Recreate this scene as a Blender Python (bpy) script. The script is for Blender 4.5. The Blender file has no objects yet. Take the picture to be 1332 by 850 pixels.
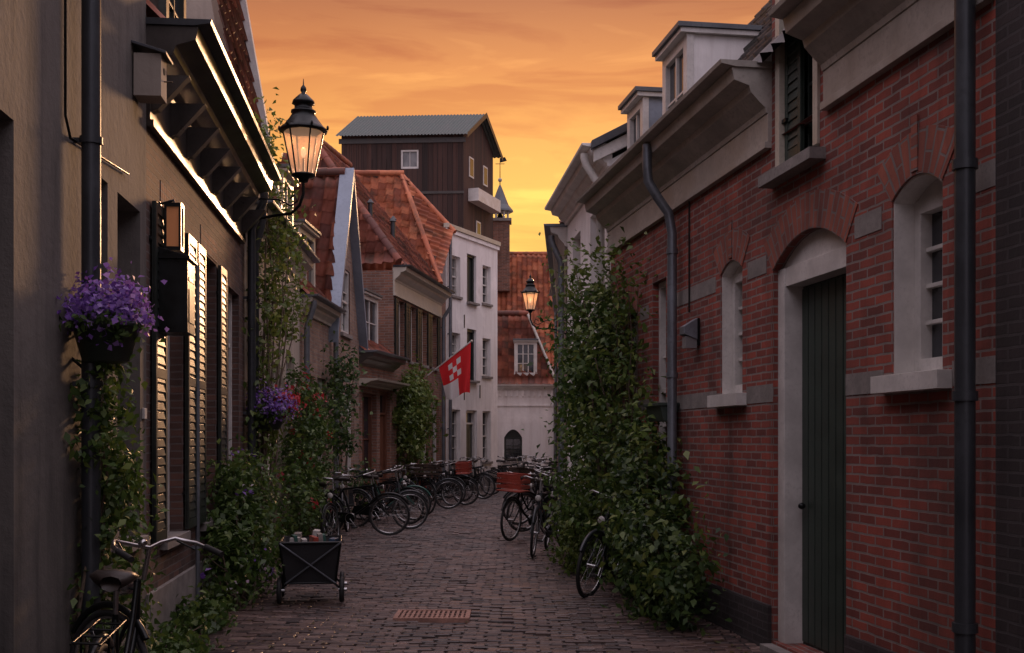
import bpy, math, random
import numpy as np
from mathutils import Vector, Matrix
random.seed(7)
R = random
scene = bpy.context.scene
COL = scene.collection

# ------------------------------------------------------------------ materials
def nm(name):
    m = bpy.data.materials.new(name); m.use_nodes = True
    nt = m.node_tree; nt.nodes.clear()
    out = nt.nodes.new('ShaderNodeOutputMaterial')
    p = nt.nodes.new('ShaderNodeBsdfPrincipled')
    nt.links.new(p.outputs[0], out.inputs[0])
    return m, nt, p, out
def N(nt, t, **kw):
    n = nt.nodes.new(t)
    for k, v in kw.items(): setattr(n, k, v)
    return n
def mixc(nt, a, b, fac, mode='MIX'):
    n = N(nt, 'ShaderNodeMix', data_type='RGBA', blend_type=mode)
    for s, i in ((fac, 0), (a, 6), (b, 7)):
        if hasattr(s, 'links') or hasattr(s, 'is_linked'): nt.links.new(s, n.inputs[i])
        elif i == 0: n.inputs[0].default_value = s
        else: n.inputs[i].default_value = (*s[:3], 1)
    return n.outputs[2]
def noise(nt, vec, scale, detail=4, rough=.6):
    n = N(nt, 'ShaderNodeTexNoise'); n.inputs['Scale'].default_value = scale
    n.inputs['Detail'].default_value = min(detail, 4); n.inputs['Roughness'].default_value = rough
    if vec is not None: nt.links.new(vec, n.inputs['Vector'])
    return n.outputs[0]
def ramp(nt, src, stops):
    r = N(nt, 'ShaderNodeValToRGB')
    el = r.color_ramp.elements
    while len(el) < len(stops): el.new(.5)
    for e, (p, c) in zip(el, stops):
        e.position = p; e.color = (*c, 1) if len(c) == 3 else c
    nt.links.new(src, r.inputs[0]); return r.outputs[0]
def mapr(nt, src, a, b, c, d):
    n = N(nt, 'ShaderNodeMapRange'); nt.links.new(src, n.inputs[0])
    for i, v in enumerate((a, b, c, d)): n.inputs[i+1].default_value = v
    return n.outputs[0]
def bump(nt, p, h, strength=.5, dist=.01, prev=None):
    b = N(nt, 'ShaderNodeBump'); b.inputs['Strength'].default_value = strength
    b.inputs['Distance'].default_value = dist; nt.links.new(h, b.inputs['Height'])
    if prev is not None: nt.links.new(prev, b.inputs['Normal'])
    nt.links.new(b.outputs[0], p.inputs['Normal']); return b.outputs[0]
def mat(name, col, rough=.6, var=.25, sc=3., bp=.2, bd=.004, metal=0., bsc=40., spec=.5):
    m, nt, p, o = nm(name)
    tc = N(nt, 'ShaderNodeTexCoord')
    n1 = noise(nt, tc.outputs['Object'], sc, 4)
    n2 = noise(nt, tc.outputs['Object'], sc*9, 3)
    a = mixc(nt, tuple(c*(1-var) for c in col), tuple(min(1, c*(1+var)) for c in col), ramp(nt, n1, [(.3, (0,0,0)), (.7, (1,1,1))]))
    b = mixc(nt, a, tuple(c*(1-var*.8) for c in col), ramp(nt, n2, [(.5, (0,0,0)), (.75, (1,1,1))]))
    nt.links.new(b, p.inputs['Base Color'])
    nt.links.new(mapr(nt, n1, .3, .7, max(0,rough-.1), min(1,rough+.1)), p.inputs['Roughness'])
    p.inputs['Metallic'].default_value = metal
    p.inputs['Specular IOR Level'].default_value = spec
    if bp: bump(nt, p, n2, bp, bd)
    return m
def wallmat(name, col, dirt, amt=.6, bp=.4):
    m, nt, p, o = nm(name)
    tc = N(nt, 'ShaderNodeTexCoord').outputs['Object']
    mp = N(nt, 'ShaderNodeMapping'); mp.inputs['Scale'].default_value = (5, 5, .5); nt.links.new(tc, mp.inputs[0])
    st = noise(nt, mp.outputs[0], 1.2, 4, .65); bl = noise(nt, tc, 1.1, 4, .65); fi = noise(nt, tc, 14, 4, .7)
    sp = N(nt, 'ShaderNodeSeparateXYZ'); nt.links.new(tc, sp.inputs[0])
    c = mixc(nt, col, dirt, mapr(nt, st, .48, .75, 0, amt))
    c = mixc(nt, c, tuple(min(1, x*1.25) for x in col), mapr(nt, bl, .5, .68, 0, .7))
    c = mixc(nt, c, dirt, mapr(nt, sp.outputs[2], .9, 0., 0, .45))
    c = mixc(nt, c, (.5,.5,.5), mapr(nt, fi, .35, .75, 0, .45), 'OVERLAY')
    nt.links.new(c, p.inputs['Base Color']); p.inputs['Roughness'].default_value = .9
    n1 = bump(nt, p, bl, .4, .03); bump(nt, p, fi, bp, .01, n1)
    return m
def brickmat(name, c1, c2, mortar, bw=.215, rh=.0625, ms=.008, rough=.85, stain=.45, dirtc=(.03,.028,.025), bs=1., warp=0.0):
    m, nt, p, o = nm(name)
    uv = N(nt, 'ShaderNodeUVMap').outputs[0]
    tc = N(nt, 'ShaderNodeTexCoord').outputs['Object']
    vm = N(nt, 'ShaderNodeVectorMath', operation='SCALE')
    wc = N(nt, 'ShaderNodeTexNoise'); wc.inputs['Scale'].default_value = 9.; nt.links.new(tc, wc.inputs['Vector'])
    vs = N(nt, 'ShaderNodeVectorMath', operation='SUBTRACT'); nt.links.new(wc.outputs[1], vs.inputs[0]); vs.inputs[1].default_value = (.5,.5,.5)
    nt.links.new(vs.outputs[0], vm.inputs[0]); vm.inputs['Scale'].default_value = .014 + warp
    va = N(nt, 'ShaderNodeVectorMath', operation='ADD'); nt.links.new(uv, va.inputs[0]); nt.links.new(vm.outputs[0], va.inputs[1])
    b = N(nt, 'ShaderNodeTexBrick'); nt.links.new(va.outputs[0], b.inputs['Vector'])
    b.inputs['Color1'].default_value = (*c1, 1); b.inputs['Color2'].default_value = (*c2, 1); b.inputs['Mortar'].default_value = (*mortar, 1)
    b.inputs['Scale'].default_value = 1; b.inputs['Mortar Size'].default_value = ms; b.inputs['Mortar Smooth'].default_value = .2
    b.inputs['Brick Width'].default_value = bw; b.inputs['Row Height'].default_value = rh
    big = noise(nt, tc, 1.1, 4, .65); fine = noise(nt, tc, 35., 4, .7)
    c = mixc(nt, b.outputs[0], dirtc, mapr(nt, big, .42, .72, 0, stain))
    c = mixc(nt, c, (.55,.5,.5), mapr(nt, fine, .3, .8, .0, .6), 'OVERLAY')
    c = mixc(nt, c, (1.6,1.6,1.6), mapr(nt, noise(nt, tc, 4.5, 3), .35, .75, 0, .4), 'MULTIPLY')
    mp = N(nt, 'ShaderNodeMapping'); mp.inputs['Scale'].default_value = (4, 4, .4); nt.links.new(tc, mp.inputs[0])
    c = mixc(nt, c, (.45,.42,.42), mapr(nt, noise(nt, mp.outputs[0], 1.1, 3), .5, .72, 0, .7), 'MULTIPLY')
    nt.links.new(c, p.inputs['Base Color']); p.inputs['Roughness'].default_value = rough
    inv = N(nt, 'ShaderNodeMath', operation='SUBTRACT'); inv.inputs[0].default_value = 1; nt.links.new(b.outputs[1], inv.inputs[1])
    n1 = bump(nt, p, inv.outputs[0], bs, .014)
    bump(nt, p, fine, .5, .006, n1)
    return m
def tilemat(name, cols, rough=.7):
    m, nt, p, o = nm(name)
    uv = N(nt, 'ShaderNodeUVMap').outputs[0]
    fl = N(nt, 'ShaderNodeVectorMath', operation='FLOOR'); nt.links.new(uv, fl.inputs[0])
    w = N(nt, 'ShaderNodeTexWhiteNoise'); w.noise_dimensions = '2D'; nt.links.new(fl.outputs[0], w.inputs['Vector'])
    c = ramp(nt, w.outputs[0], [(0, cols[0]), (.5, cols[1]), (1, cols[2])])
    tc = N(nt, 'ShaderNodeTexCoord').outputs['Object']
    moss = noise(nt, tc, 1.6, 4, .7)
    c = mixc(nt, c, (.035,.035,.02), mapr(nt, moss, .47, .70, 0, .75))
    fi = noise(nt, tc, 30, 3)
    c = mixc(nt, c, (.5,.5,.5), mapr(nt, fi, .3,.8,0,.6), 'OVERLAY')
    nt.links.new(c, p.inputs['Base Color']); p.inputs['Roughness'].default_value = rough
    bump(nt, p, fi, .4, .006)
    return m
def leafmat(name, c1, c2, c3):
    m, nt, p, o = nm(name)
    g = N(nt, 'ShaderNodeNewGeometry')
    c = ramp(nt, g.outputs['Random Per Island'], [(0, c1), (.55, c2), (1, c3)])
    nt.links.new(c, p.inputs['Base Color']); p.inputs['Roughness'].default_value = .5
    t = N(nt, 'ShaderNodeBsdfTranslucent'); nt.links.new(c, t.inputs[0])
    mx = N(nt, 'ShaderNodeMixShader'); mx.inputs[0].default_value = .35
    nt.links.new(p.outputs[0], mx.inputs[1]); nt.links.new(t.outputs[0], mx.inputs[2]); nt.links.new(mx.outputs[0], o.inputs[0])
    return m
def pavemat(name):
    m, nt, p, o = nm(name)
    g = N(nt, 'ShaderNodeNewGeometry'); tc = N(nt, 'ShaderNodeTexCoord').outputs['Object']
    c = ramp(nt, g.outputs['Random Per Island'], [(0, (.036,.024,.023)), (.35, (.078,.048,.042)), (.75, (.125,.078,.064)), (1, (.185,.125,.105))])
    big = noise(nt, tc, .7, 4, .65); fi = noise(nt, tc, 28, 4, .7)
    c = mixc(nt, c, (.042,.031,.029), mapr(nt, big, .42, .7, 0, .75))
    c = mixc(nt, c, (.5,.5,.5), mapr(nt, fi, .3, .75, 0, .7), 'OVERLAY')
    nt.links.new(c, p.inputs['Base Color'])
    nt.links.new(mapr(nt, noise(nt, tc, 2.2, 4), .3, .7, .25, .52), p.inputs['Roughness'])
    bump(nt, p, fi, .6, .008)
    return m
def glassmat(name, col, rough=.06):
    m, nt, p, o = nm(name)
    tc = N(nt, 'ShaderNodeTexCoord').outputs['Object']
    c = mixc(nt, tuple(x*.5 for x in col), col, ramp(nt, noise(nt, tc, 1.3, 3), [(.4,(0,0,0)),(.6,(1,1,1))]))
    nt.links.new(c, p.inputs['Base Color']); p.inputs['Roughness'].default_value = rough
    p.inputs['Specular IOR Level'].default_value = .8
    bump(nt, p, noise(nt, tc, 2.5, 2), .15, .01)
    return m
def plankmat(name, c1, c2, w=.14, rough=.8):
    m, nt, p, o = nm(name)
    uv = N(nt, 'ShaderNodeUVMap').outputs[0]
    b = N(nt, 'ShaderNodeTexBrick'); nt.links.new(uv, b.inputs['Vector'])
    b.offset = 0.0
    b.inputs['Color1'].default_value = (*c1, 1); b.inputs['Color2'].default_value = (*c2, 1); b.inputs['Mortar'].default_value = (.004,.004,.004, 1)
    b.inputs['Scale'].default_value = 1; b.inputs['Mortar Size'].default_value = .008
    b.inputs['Brick Width'].default_value = w; b.inputs['Row Height'].default_value = 50.
    tc = N(nt, 'ShaderNodeTexCoord').outputs['Object']
    mp = N(nt, 'ShaderNodeMapping'); mp.inputs['Scale'].default_value = (12, 12, .8); nt.links.new(tc, mp.inputs[0])
    st = noise(nt, mp.outputs[0], 1.5, 4)
    c = mixc(nt, b.outputs[0], (.3,.3,.3), mapr(nt, st, .3, .7, .0, .8), 'OVERLAY')
    nt.links.new(c, p.inputs['Base Color']); p.inputs['Roughness'].default_value = rough
    bump(nt, p, st, .5, .01); return m

BR_RED = brickmat('red_brick', (.33,.072,.046), (.14,.036,.028), (.23,.185,.165), stain=.6)
BR_ARCH = brickmat('arch_brick', (.34,.10,.062), (.19,.055,.04), (.21,.17,.155), bw=.24, rh=.066)
BR_DARK = brickmat('dark_brick', (.14,.07,.05), (.06,.035,.028), (.13,.105,.095))
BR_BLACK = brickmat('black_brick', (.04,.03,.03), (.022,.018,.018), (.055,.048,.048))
BR_BRN = brickmat('brown_brick', (.29,.13,.082), (.16,.078,.052), (.24,.20,.17))
BR_TAN = brickmat('tan_brick', (.35,.235,.165), (.23,.145,.11), (.30,.26,.23))
PAVE = pavemat('clay_pavers')
JOINT = mat('joint_sand', (.018,.015,.013), .95, .4, 4, .5, .01)
PLAST = wallmat('grey_plaster', (.130,.118,.106), (.052,.048,.045), .9, .7)
PLAST2 = wallmat('cream_plaster', (.40,.345,.285), (.2,.17,.15), .6)
WALLW = wallmat('white_limewash', (.80,.775,.755), (.48,.43,.39), .45)
WHITE = mat('white_paint', (.60,.575,.54), .45, .18, 4, .2, .003)
CREAM = mat('cream_paint', (.48,.44,.36), .45, .18, 4, .2, .003)
TRIMR = mat('shade_toned_cornice_paint', (.40,.37,.325), .5, .28, 3, .25, .003)  # cream trim made darker: the cornice's shade is put into its colour
STONE = mat('grey_stone', (.22,.20,.185), .85, .3, 5, .4, .004)
DKPAINT = mat('black_green_paint', (.020,.027,.023), .40, .3, 5, .1, .002)
GRPAINT = mat('green_door_paint', (.032,.048,.038), .5, .25, 5, .2, .003)
BRPAINT = mat('brown_door_paint', (.16,.062,.035), .4, .25, 5, .1, .002)
DKWOOD = mat('dark_gutter_wood', (.05,.042,.036), .36, .35, 3, .2, .003)
ZINC = mat('zinc', (.19,.21,.235), .42, .25, 3, .1, .002, .6)
BLUEZ = mat('blue_grey_zinc', (.24,.28,.34), .5, .2, 2, .1, .002, .3)
DKPIPE = mat('dark_pipe', (.045,.05,.056), .4, .25, 3, .1, .002, .3)
IRON = mat('black_iron', (.014,.016,.016), .35, .2, 8, .2, .002, .6)
RUBBER = mat('tyre_rubber', (.018,.018,.018), .7, .2, 8, .2, .002)
CHROME = mat('steel', (.42,.42,.42), .28, .2, 8, 0, 0, 1.)
LEATH = mat('saddle_leather', (.03,.022,.018), .5, .2, 8, .2, .002)
RUST = mat('rusty_iron', (.38,.21,.16), .7, .35, 10, .4, .003, .2)
BLACKV = mat('drain_void', (.004,.004,.004), 1, .1, 3, 0)
SLATE = mat('slate', (.06,.065,.075), .5, .3, 4, .3, .006)
LEAD = mat('lead_sheet', (.11,.12,.13), .5, .25, 3, .2, .004, .2)
CORR = mat('corrugated_sheet', (.055,.075,.068), .55, .35, 3, .2, .004, .2)
TIMB = plankmat('tarred_planks', (.085,.038,.027), (.024,.014,.012), .2)
GRDOOR = plankmat('green_planks', (.04,.06,.048), (.028,.045,.037), .11, .5)
TILE_R = tilemat('orange_pantile', ((.25,.065,.03), (.44,.12,.05), (.56,.19,.085)))
TILE_D = tilemat('old_red_pantile', ((.12,.04,.03), (.24,.07,.042), (.36,.115,.065)))
TILE_K = tilemat('dark_pantile', ((.025,.025,.028), (.042,.04,.04), (.07,.06,.055)), .5)
GLASS = glassmat('window_glass', (.03,.035,.045))
CURT = glassmat('curtained_glass', (.20,.20,.20), .15)
LEAF = leafmat('leaf_green', (.035,.07,.015), (.075,.14,.03), (.14,.20,.045))
LEAF2 = leafmat('leaf_dark', (.022,.05,.015), (.052,.10,.025), (.095,.15,.035))
LEAF3 = leafmat('leaf_light', (.06,.10,.018), (.12,.18,.035), (.21,.24,.06))
PURP = leafmat('purple_petal', (.16,.06,.34), (.28,.14,.52), (.45,.30,.66))
REDF = leafmat('red_petal', (.35,.01,.02), (.5,.03,.04), (.6,.10,.12))
WHTF = leafmat('white_petal', (.5,.48,.5), (.7,.65,.7), (.6,.4,.55))
DRYL = leafmat('fallen_leaf', (.10,.06,.02), (.16,.11,.04), (.09,.12,.04))
STEM = mat('vine_stem', (.11,.08,.055), .9, .3, 10, .5, .004)
POT = mat('pot_green', (.03,.045,.035), .5, .2, 4, .2, .003)
TERR = mat('terracotta', (.30,.13,.08), .8, .3, 4, .2, .003)
REDP = mat('red_paint', (.32,.05,.03), .5, .3, 5, .1, .002)
BLUEP = mat('blue_paint', (.04,.08,.14), .4, .2, 5, .1, .002)
GRNP = mat('teal_paint', (.03,.10,.08), .4, .2, 5, .1, .002)
CLOTH = mat('black_canvas', (.025,.025,.027), .85, .3, 8, .4, .004)
PAPER = mat('paper', (.5,.48,.45), .8, .15, 8, .1, .002)
WICK = brickmat('wicker', (.12,.065,.035), (.07,.04,.022), (.015,.01,.008), bw=.05, rh=.02, ms=.004)

def emis(name, col, st, transp=0):
    m, nt, p, o = nm(name)
    p.inputs['Base Color'].default_value = (*col, 1); p.inputs['Roughness'].default_value = .3
    p.inputs['Emission Color'].default_value = (*col, 1); p.inputs['Emission Strength'].default_value = st
    if transp:
        t = N(nt, 'ShaderNodeBsdfTransparent'); mx = N(nt, 'ShaderNodeMixShader'); mx.inputs[0].default_value = transp
        nt.links.new(p.outputs[0], mx.inputs[1]); nt.links.new(t.outputs[0], mx.inputs[2]); nt.links.new(mx.outputs[0], o.inputs[0])
    return m
LGLASS = emis('lantern_glass', (.92, .56, .34), .26, .5)
GLINT = emis('sunset_glint_glow', (.75, .30, .12), .05, 0)  # faint glow imitating an orange sunset reflection, not a lit lamp
BULB = emis('gas_mantle', (1., .68, .38), 1.0)

# ------------------------------------------------------------------ mesh builder
class MB:
    def __init__(s):
        s.v=[]; s.f=[]; s.mi=[]; s.uv=[]; s.sm=[]; s.mats=[]; s.M=None
    def add(s, verts, faces, m, smooth=False, uvs=None):
        b = len(s.v); vs = [Vector(p) for p in verts]
        if s.M is not None: wv = [s.M @ p for p in vs]
        else: wv = vs
        s.v += [tuple(p) for p in wv]
        if m not in s.mats: s.mats.append(m)
        k = s.mats.index(m)
        for fi, f in enumerate(faces):
            s.f.append([b+i for i in f]); s.mi.append(k); s.sm.append(smooth)
            if uvs is not None: s.uv += [tuple(q) for q in uvs[fi]]
            else:
                P = [vs[i] for i in f]; n = Vector((0,0,0))
                for i in range(len(P)):
                    a = P[i]; c = P[(i+1) % len(P)]
                    n += Vector(((a.y-c.y)*(a.z+c.z), (a.z-c.z)*(a.x+c.x), (a.x-c.x)*(a.y+c.y)))
                ax, ay, az = abs(n.x), abs(n.y), abs(n.z)
                if az >= ax and az >= ay: s.uv += [(p.x, p.y) for p in P]
                elif ax > ay: s.uv += [(p.y, p.z) for p in P]
                else: s.uv += [(p.x, p.z) for p in P]
    def quad(s, a, b, c, d, m, uv=None): s.add([a,b,c,d], [[0,1,2,3]], m, uvs=[uv] if uv else None)
    def box(s, x0, x1, y0, y1, z0, z1, m):
        v = [(x0,y0,z0),(x1,y0,z0),(x1,y1,z0),(x0,y1,z0),(x0,y0,z1),(x1,y0,z1),(x1,y1,z1),(x0,y1,z1)]
        s.add(v, [[3,2,1,0],[4,5,6,7],[0,1,5,4],[1,2,6,5],[2,3,7,6],[3,0,4,7]], m)
    def prism(s, prof, x0, x1, m):
        n = len(prof)
        v = [(x0,y,z) for y,z in prof] + [(x1,y,z) for y,z in prof]
        f = [[i,(i+1)%n,n+(i+1)%n,n+i] for i in range(n)] + [list(range(n))[::-1], list(range(n,2*n))]
        s.add(v, f, m)
    def tube(s, pts, r, m, n=8, caps=True, smooth=True):
        pts = [Vector(p) for p in pts]; k = len(pts)
        rr = r if isinstance(r, (list, tuple)) else [r]*k
        vs = []; prev = None
        for i, p in enumerate(pts):
            t = (pts[min(i+1,k-1)] - pts[max(i-1,0)]).normalized()
            if prev is None:
                a = Vector((0,0,1)) if abs(t.z) < .9 else Vector((1,0,0))
                u = t.cross(a).normalized()
            else:
                u = (prev - t*prev.dot(t)).normalized()
            prev = u; w = t.cross(u)
            for j in range(n):
                an = 2*math.pi*j/n
                vs.append(p + (u*math.cos(an) + w*math.sin(an))*rr[i])
        f = []
        for i in range(k-1):
            for j in range(n):
                f.append([i*n+j, i*n+(j+1)%n, (i+1)*n+(j+1)%n, (i+1)*n+j])
        s.add(vs, f, m, smooth)
        if caps:
            s.add(vs[:n], [list(range(n))[::-1]], m); s.add(vs[-n:], [list(range(n))], m)
    def cyl(s, a, b, r0, r1, m, n=10): s.tube([a, b], [r0, r1], m, n)
    def rev(s, prof, c, m, n=16, smooth=True, rot=0):
        vs = []; f = []
        for r, z in prof:
            for j in range(n):
                an = 2*math.pi*(j+rot)/n; vs.append((c[0]+r*math.cos(an), c[1]+r*math.sin(an), c[2]+z))
        for i in range(len(prof)-1):
            for j in range(n): f.append([i*n+j, i*n+(j+1)%n, (i+1)*n+(j+1)%n, (i+1)*n+j])
        s.add(vs, f, m, smooth)
    def torus(s, c, R_, r, m, axis='y', n=36, k=8, a0=0, a1=2*math.pi):
        full = abs(a1-a0-2*math.pi) < 1e-6
        cnt = n if full else n+1; vs = []; f = []
        for i in range(cnt):
            a = a0 + (a1-a0)*i/n
            for j in range(k):
                b = 2*math.pi*j/k; rad = R_ + r*math.cos(b)
                vs.append((c[0]+rad*math.cos(a), c[1]+r*math.sin(b), c[2]+rad*math.sin(a)))
        for i in range(n):
            i2 = (i+1) % cnt
            for j in range(k): f.append([i*k+j, i2*k+j, i2*k+(j+1)%k, i*k+(j+1)%k])
        s.add(vs, f, m, True)
    def ellip(s, c, r, m, n=12, k=8):
        vs = []; f = []
        for i in range(k+1):
            ph = math.pi*i/k
            for j in range(n):
                a = 2*math.pi*j/n
                vs.append((c[0]+r[0]*math.sin(ph)*math.cos(a), c[1]+r[1]*math.sin(ph)*math.sin(a), c[2]-r[2]*math.cos(ph)))
        for i in range(k):
            for j in range(n): f.append([i*n+j, i*n+(j+1)%n, (i+1)*n+(j+1)%n, (i+1)*n+j])
        s.add(vs, f, m, True)
    def mesh(s, name):
        me = bpy.data.meshes.new(name); me.from_pydata(s.v, [], s.f)
        me.polygons.foreach_set('material_index', s.mi); me.polygons.foreach_set('use_smooth', s.sm)
        ul = me.uv_layers.new(name='UVMap'); ul.data.foreach_set('uv', np.array(s.uv, dtype=np.float32).ravel())
        for m in s.mats: me.materials.append(m)
        me.update(); return me
    def build(s, name, parent=None, bevel=0):
        if not s.f: return None
        o = bpy.data.objects.new(name, s.mesh(name)); COL.objects.link(o)
        if parent: o.parent = parent
        if bevel:
            b = o.modifiers.new('bevel', 'BEVEL'); b.width = bevel; b.segments = 2; b.limit_method = 'ANGLE'; b.angle_limit = .9
        return o
def empty(name, loc=(0,0,0), rz=0, rx=0, ry=0):
    o = bpy.data.objects.new(name, None); o.location = loc; o.rotation_euler = (rx, ry, rz)
    o.empty_display_size = .2; COL.objects.link(o); return o

def inside(poly, x, y):
    c = False; n = len(poly); j = n-1
    for i in range(n):
        xi, yi = poly[i]; xj, yj = poly[j]
        if (yi > y) != (yj > y) and x < (xj-xi)*(y-yi)/(yj-yi)+xi: c = not c
        j = i
    return c
def pantile(mb, poly, m, amp=.028, tw=.23, th=.30, step=.03):
    P = [Vector(p) for p in poly]
    e = (P[1]-P[0]).normalized(); n = e.cross(P[2]-P[1]).normalized()
    if n.z < 0: n = -n
    v = n.cross(e)
    if v.z < 0: v = -v
    uv = [((p-P[0]).dot(e), (p-P[0]).dot(v)) for p in P]
    u0 = min(a for a, b in uv); u1 = max(a for a, b in uv); v1 = max(b for a, b in uv)
    K = 6; nu = max(1, round((u1-u0)/(tw/K))); nc = max(1, round(v1/th))
    us = [u0+(u1-u0)*i/nu for i in range(nu+1)]
    rows = []
    for c in range(nc): rows += [(v1*c/nc, step, c), (v1*(c+1)/nc, 0, c)]
    rj = {}
    vs = []; f = []; uvs = []
    for vv, h, c in rows:
        for u in us:
            t = (u/tw) % 1; kk = (int(u//tw), c)
            if kk not in rj: rj[kk] = R.uniform(-.008, .012)
            w = amp*(math.sin(2*math.pi*t) + .35*math.sin(4*math.pi*t))
            sag = .025*math.sin(u*1.3+c*.4)
            vs.append(P[0]+e*u+v*(vv+(rj[kk] if h else 0))+n*(w+h+rj[kk]*(1 if h else .3)+sag))
    W = nu+1
    for r in range(len(rows)-1):
        vc = (rows[r][0]+rows[r+1][0])/2
        for i in range(nu):
            if inside(uv, (us[i]+us[i+1])/2, min(max(vc, .01), v1-.01)):
                f.append([r*W+i, r*W+i+1, (r+1)*W+i+1, (r+1)*W+i])
                cu = (us[i]+us[i+1])/2/tw; cv = rows[r][2]+.5
                uvs.append([(cu, cv)]*4)
    mb.add(vs, f, m, True, uvs)
def ridge(mb, a, b, m, r=.1):
    a = Vector(a); b = Vector(b); L = (b-a).length; n = max(1, int(L/.35))
    for i in range(n):
        p = a.lerp(b, i/n); q = a.lerp(b, (i+1)/n+.02)
        mb.tube([p, q], [r, r*.9], m, 8)

class Bld:
    def __init__(s, name, P0, P1):
        d = Vector((P1[0]-P0[0], P1[1]-P0[1])); s.L = d.length
        s.e = empty(name, (P0[0], P0[1], 0), math.atan2(d.y, d.x))
        s.w = MB(); s.t = MB(); s.g = MB(); s.r = MB(); s.p = MB(); s.L0 = P0; s.ops = []
    def front(s, z0, z1, m, ops=(), u0=0, u1=None, y=0):
        if u1 is None: u1 = s.L
        us = sorted({u0, u1, *[o[0] for o in ops], *[o[1] for o in ops]}); zs = sorted({z0, z1, *[o[2] for o in ops], *[o[3] for o in ops]})
        for i in range(len(us)-1):
            for j in range(len(zs)-1):
                cu = (us[i]+us[i+1])/2; cz = (zs[j]+zs[j+1])/2
                if any(o[0] < cu < o[1] and o[2] < cz < o[3] for o in ops): continue
                s.w.quad((us[i],y,zs[j]), (us[i+1],y,zs[j]), (us[i+1],y,zs[j+1]), (us[i],y,zs[j+1]), m)
        for o in ops:
            a, b, c, d = o[:4]; ar = o[4] if len(o) > 4 else 0; dp = o[5] if len(o) > 5 else .14
            K = 10; zsp = d-ar
            if ar:
                arc = [(a+(b-a)*k/K, zsp+ar*(1-(2*k/K-1)**2)) for k in range(K+1)]
                for k in range(K):
                    p, q = arc[k], arc[k+1]
                    if p[1] > d-1e-5: s.w.add([(p[0],y,p[1]), (q[0],y,q[1]), (q[0],y,d)], [[0,1,2]], m)
                    elif q[1] > d-1e-5: s.w.add([(p[0],y,p[1]), (q[0],y,q[1]), (p[0],y,d)], [[0,1,2]], m)
                    else: s.w.quad((p[0],y,p[1]), (q[0],y,q[1]), (q[0],y,d), (p[0],y,d), m)
            else: arc = [(a, d), (b, d)]
            out = [(a, c)] + arc + [(b, c)]
            for k in range(len(out)):
                p, q = out[k], out[(k+1) % len(out)]
                s.w.quad((p[0],y,p[1]), (p[0],y+dp,p[1]), (q[0],y+dp,q[1]), (q[0],y,q[1]), m)
    def shell(s, z0, z1, depth, m, sides=(1,1), zback=None):
        L = s.L
        if sides[0]: s.w.quad((0,depth,z0), (0,0,z0), (0,0,z1), (0,depth,z1), m)
        if sides[1]: s.w.quad((L,0,z0), (L,depth,z0), (L,depth,z1), (L,0,z1), m)
        s.w.quad((L,depth,z0), (0,depth,z0), (0,depth,z1), (L,depth,z1), m)
    def win(s, o, nx=2, nz=3, fr=None, gl=None, sill=None, fw=.055, sash=True):
        fr = fr or WHITE; gl = gl or (CURT if R.random() < .3 else GLASS)
        a, b, c, d = o[:4]; ar = o[4] if len(o) > 4 else 0; dp = o[5] if len(o) > 5 else .14
        t = s.t; y0, y1 = dp-.03, dp+.05; zt = d-ar
        t.box(a, a+fw, y0, y1, c, zt, fr); t.box(b-fw, b, y0, y1, c, zt, fr)
        t.box(a+fw, b-fw, y0, y1, c, c+fw*1.2, fr); t.box(a+fw, b-fw, y0, y1, zt-fw, zt, fr)
        if ar:
            K = 10; arc = [(a+(b-a)*k/K, zt+ar*(1-(2*k/K-1)**2)) for k in range(K+1)]
            t.add([(x, y0+.012, z) for x, z in arc], [list(range(K+1))[::-1]], fr)
        ia, ib, ic, id_ = a+fw, b-fw, c+fw*1.2, zt-fw
        if sash:
            zm = (ic+id_)/2
            t.box(ia, ib, y0+.015, y1, zm-.022, zm+.022, fr)
        for k in range(1, nx):
            x = ia+(ib-ia)*k/nx; t.box(x-.012, x+.012, y0+.03, y1, ic, id_, fr)
        for k in range(1, nz):
            z = ic+(id_-ic)*k/nz
            if sash and abs(z-(ic+id_)/2) < .05: continue
            t.box(ia, ib, y0+.034, y1, z-.012, z+.012, fr)
        s.g.quad((ia,dp+.045,ic), (ib,dp+.045,ic), (ib,dp+.045,id_), (ia,dp+.045,id_), gl)
        if sill: t.box(a-.06, b+.06, -.06, dp-.03, c-.07, c+.004, sill)
    def door(s, o, leaf, fr=None, fw=.08, fan=0, gl=None, panels=True):
        fr = fr or WHITE; a, b, c, d = o[:4]; ar = o[4] if len(o) > 4 else 0; dp = o[5] if len(o) > 5 else .14
        t = s.t; zt = d-ar; y0, y1 = dp-.06, dp+.05
        t.box(a, a+fw, y0, y1, c, zt, fr); t.box(b-fw, b, y0, y1, c, zt, fr); t.box(a+fw, b-fw, y0, y1, zt-fw, zt, fr)
        top = zt-fw
        if fan:
            t.box(a+fw, b-fw, y0+.01, y1, top-fan-.05, top-fan, fr)
            s.g.quad((a+fw,dp+.03,top-fan), (b-fw,dp+.03,top-fan), (b-fw,dp+.03,top), (a+fw,dp+.03,top), gl or GLASS); top -= fan+.05
        t.box(a+fw, b-fw, dp, dp+.045, c+.02, top, leaf)
        if panels:
            w = (b-a-2*fw)
            for i in range(2):
                for (z0, z1) in ((.12,.42), (.47,.92)):
                    x0 = a+fw+w*(.12+.42*i); hh = top-c
                    t.box(x0, x0+w*.34, dp-.012, dp, c+hh*z0, c+hh*z1, leaf)
        t.ellip((a+fw+.07, dp-.03, c+1.05), (.025,.025,.025), CHROME, 8, 6)
        t.box(a-.03, b+.03, -.12, dp, c-.05, c+.02, STONE)
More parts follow.
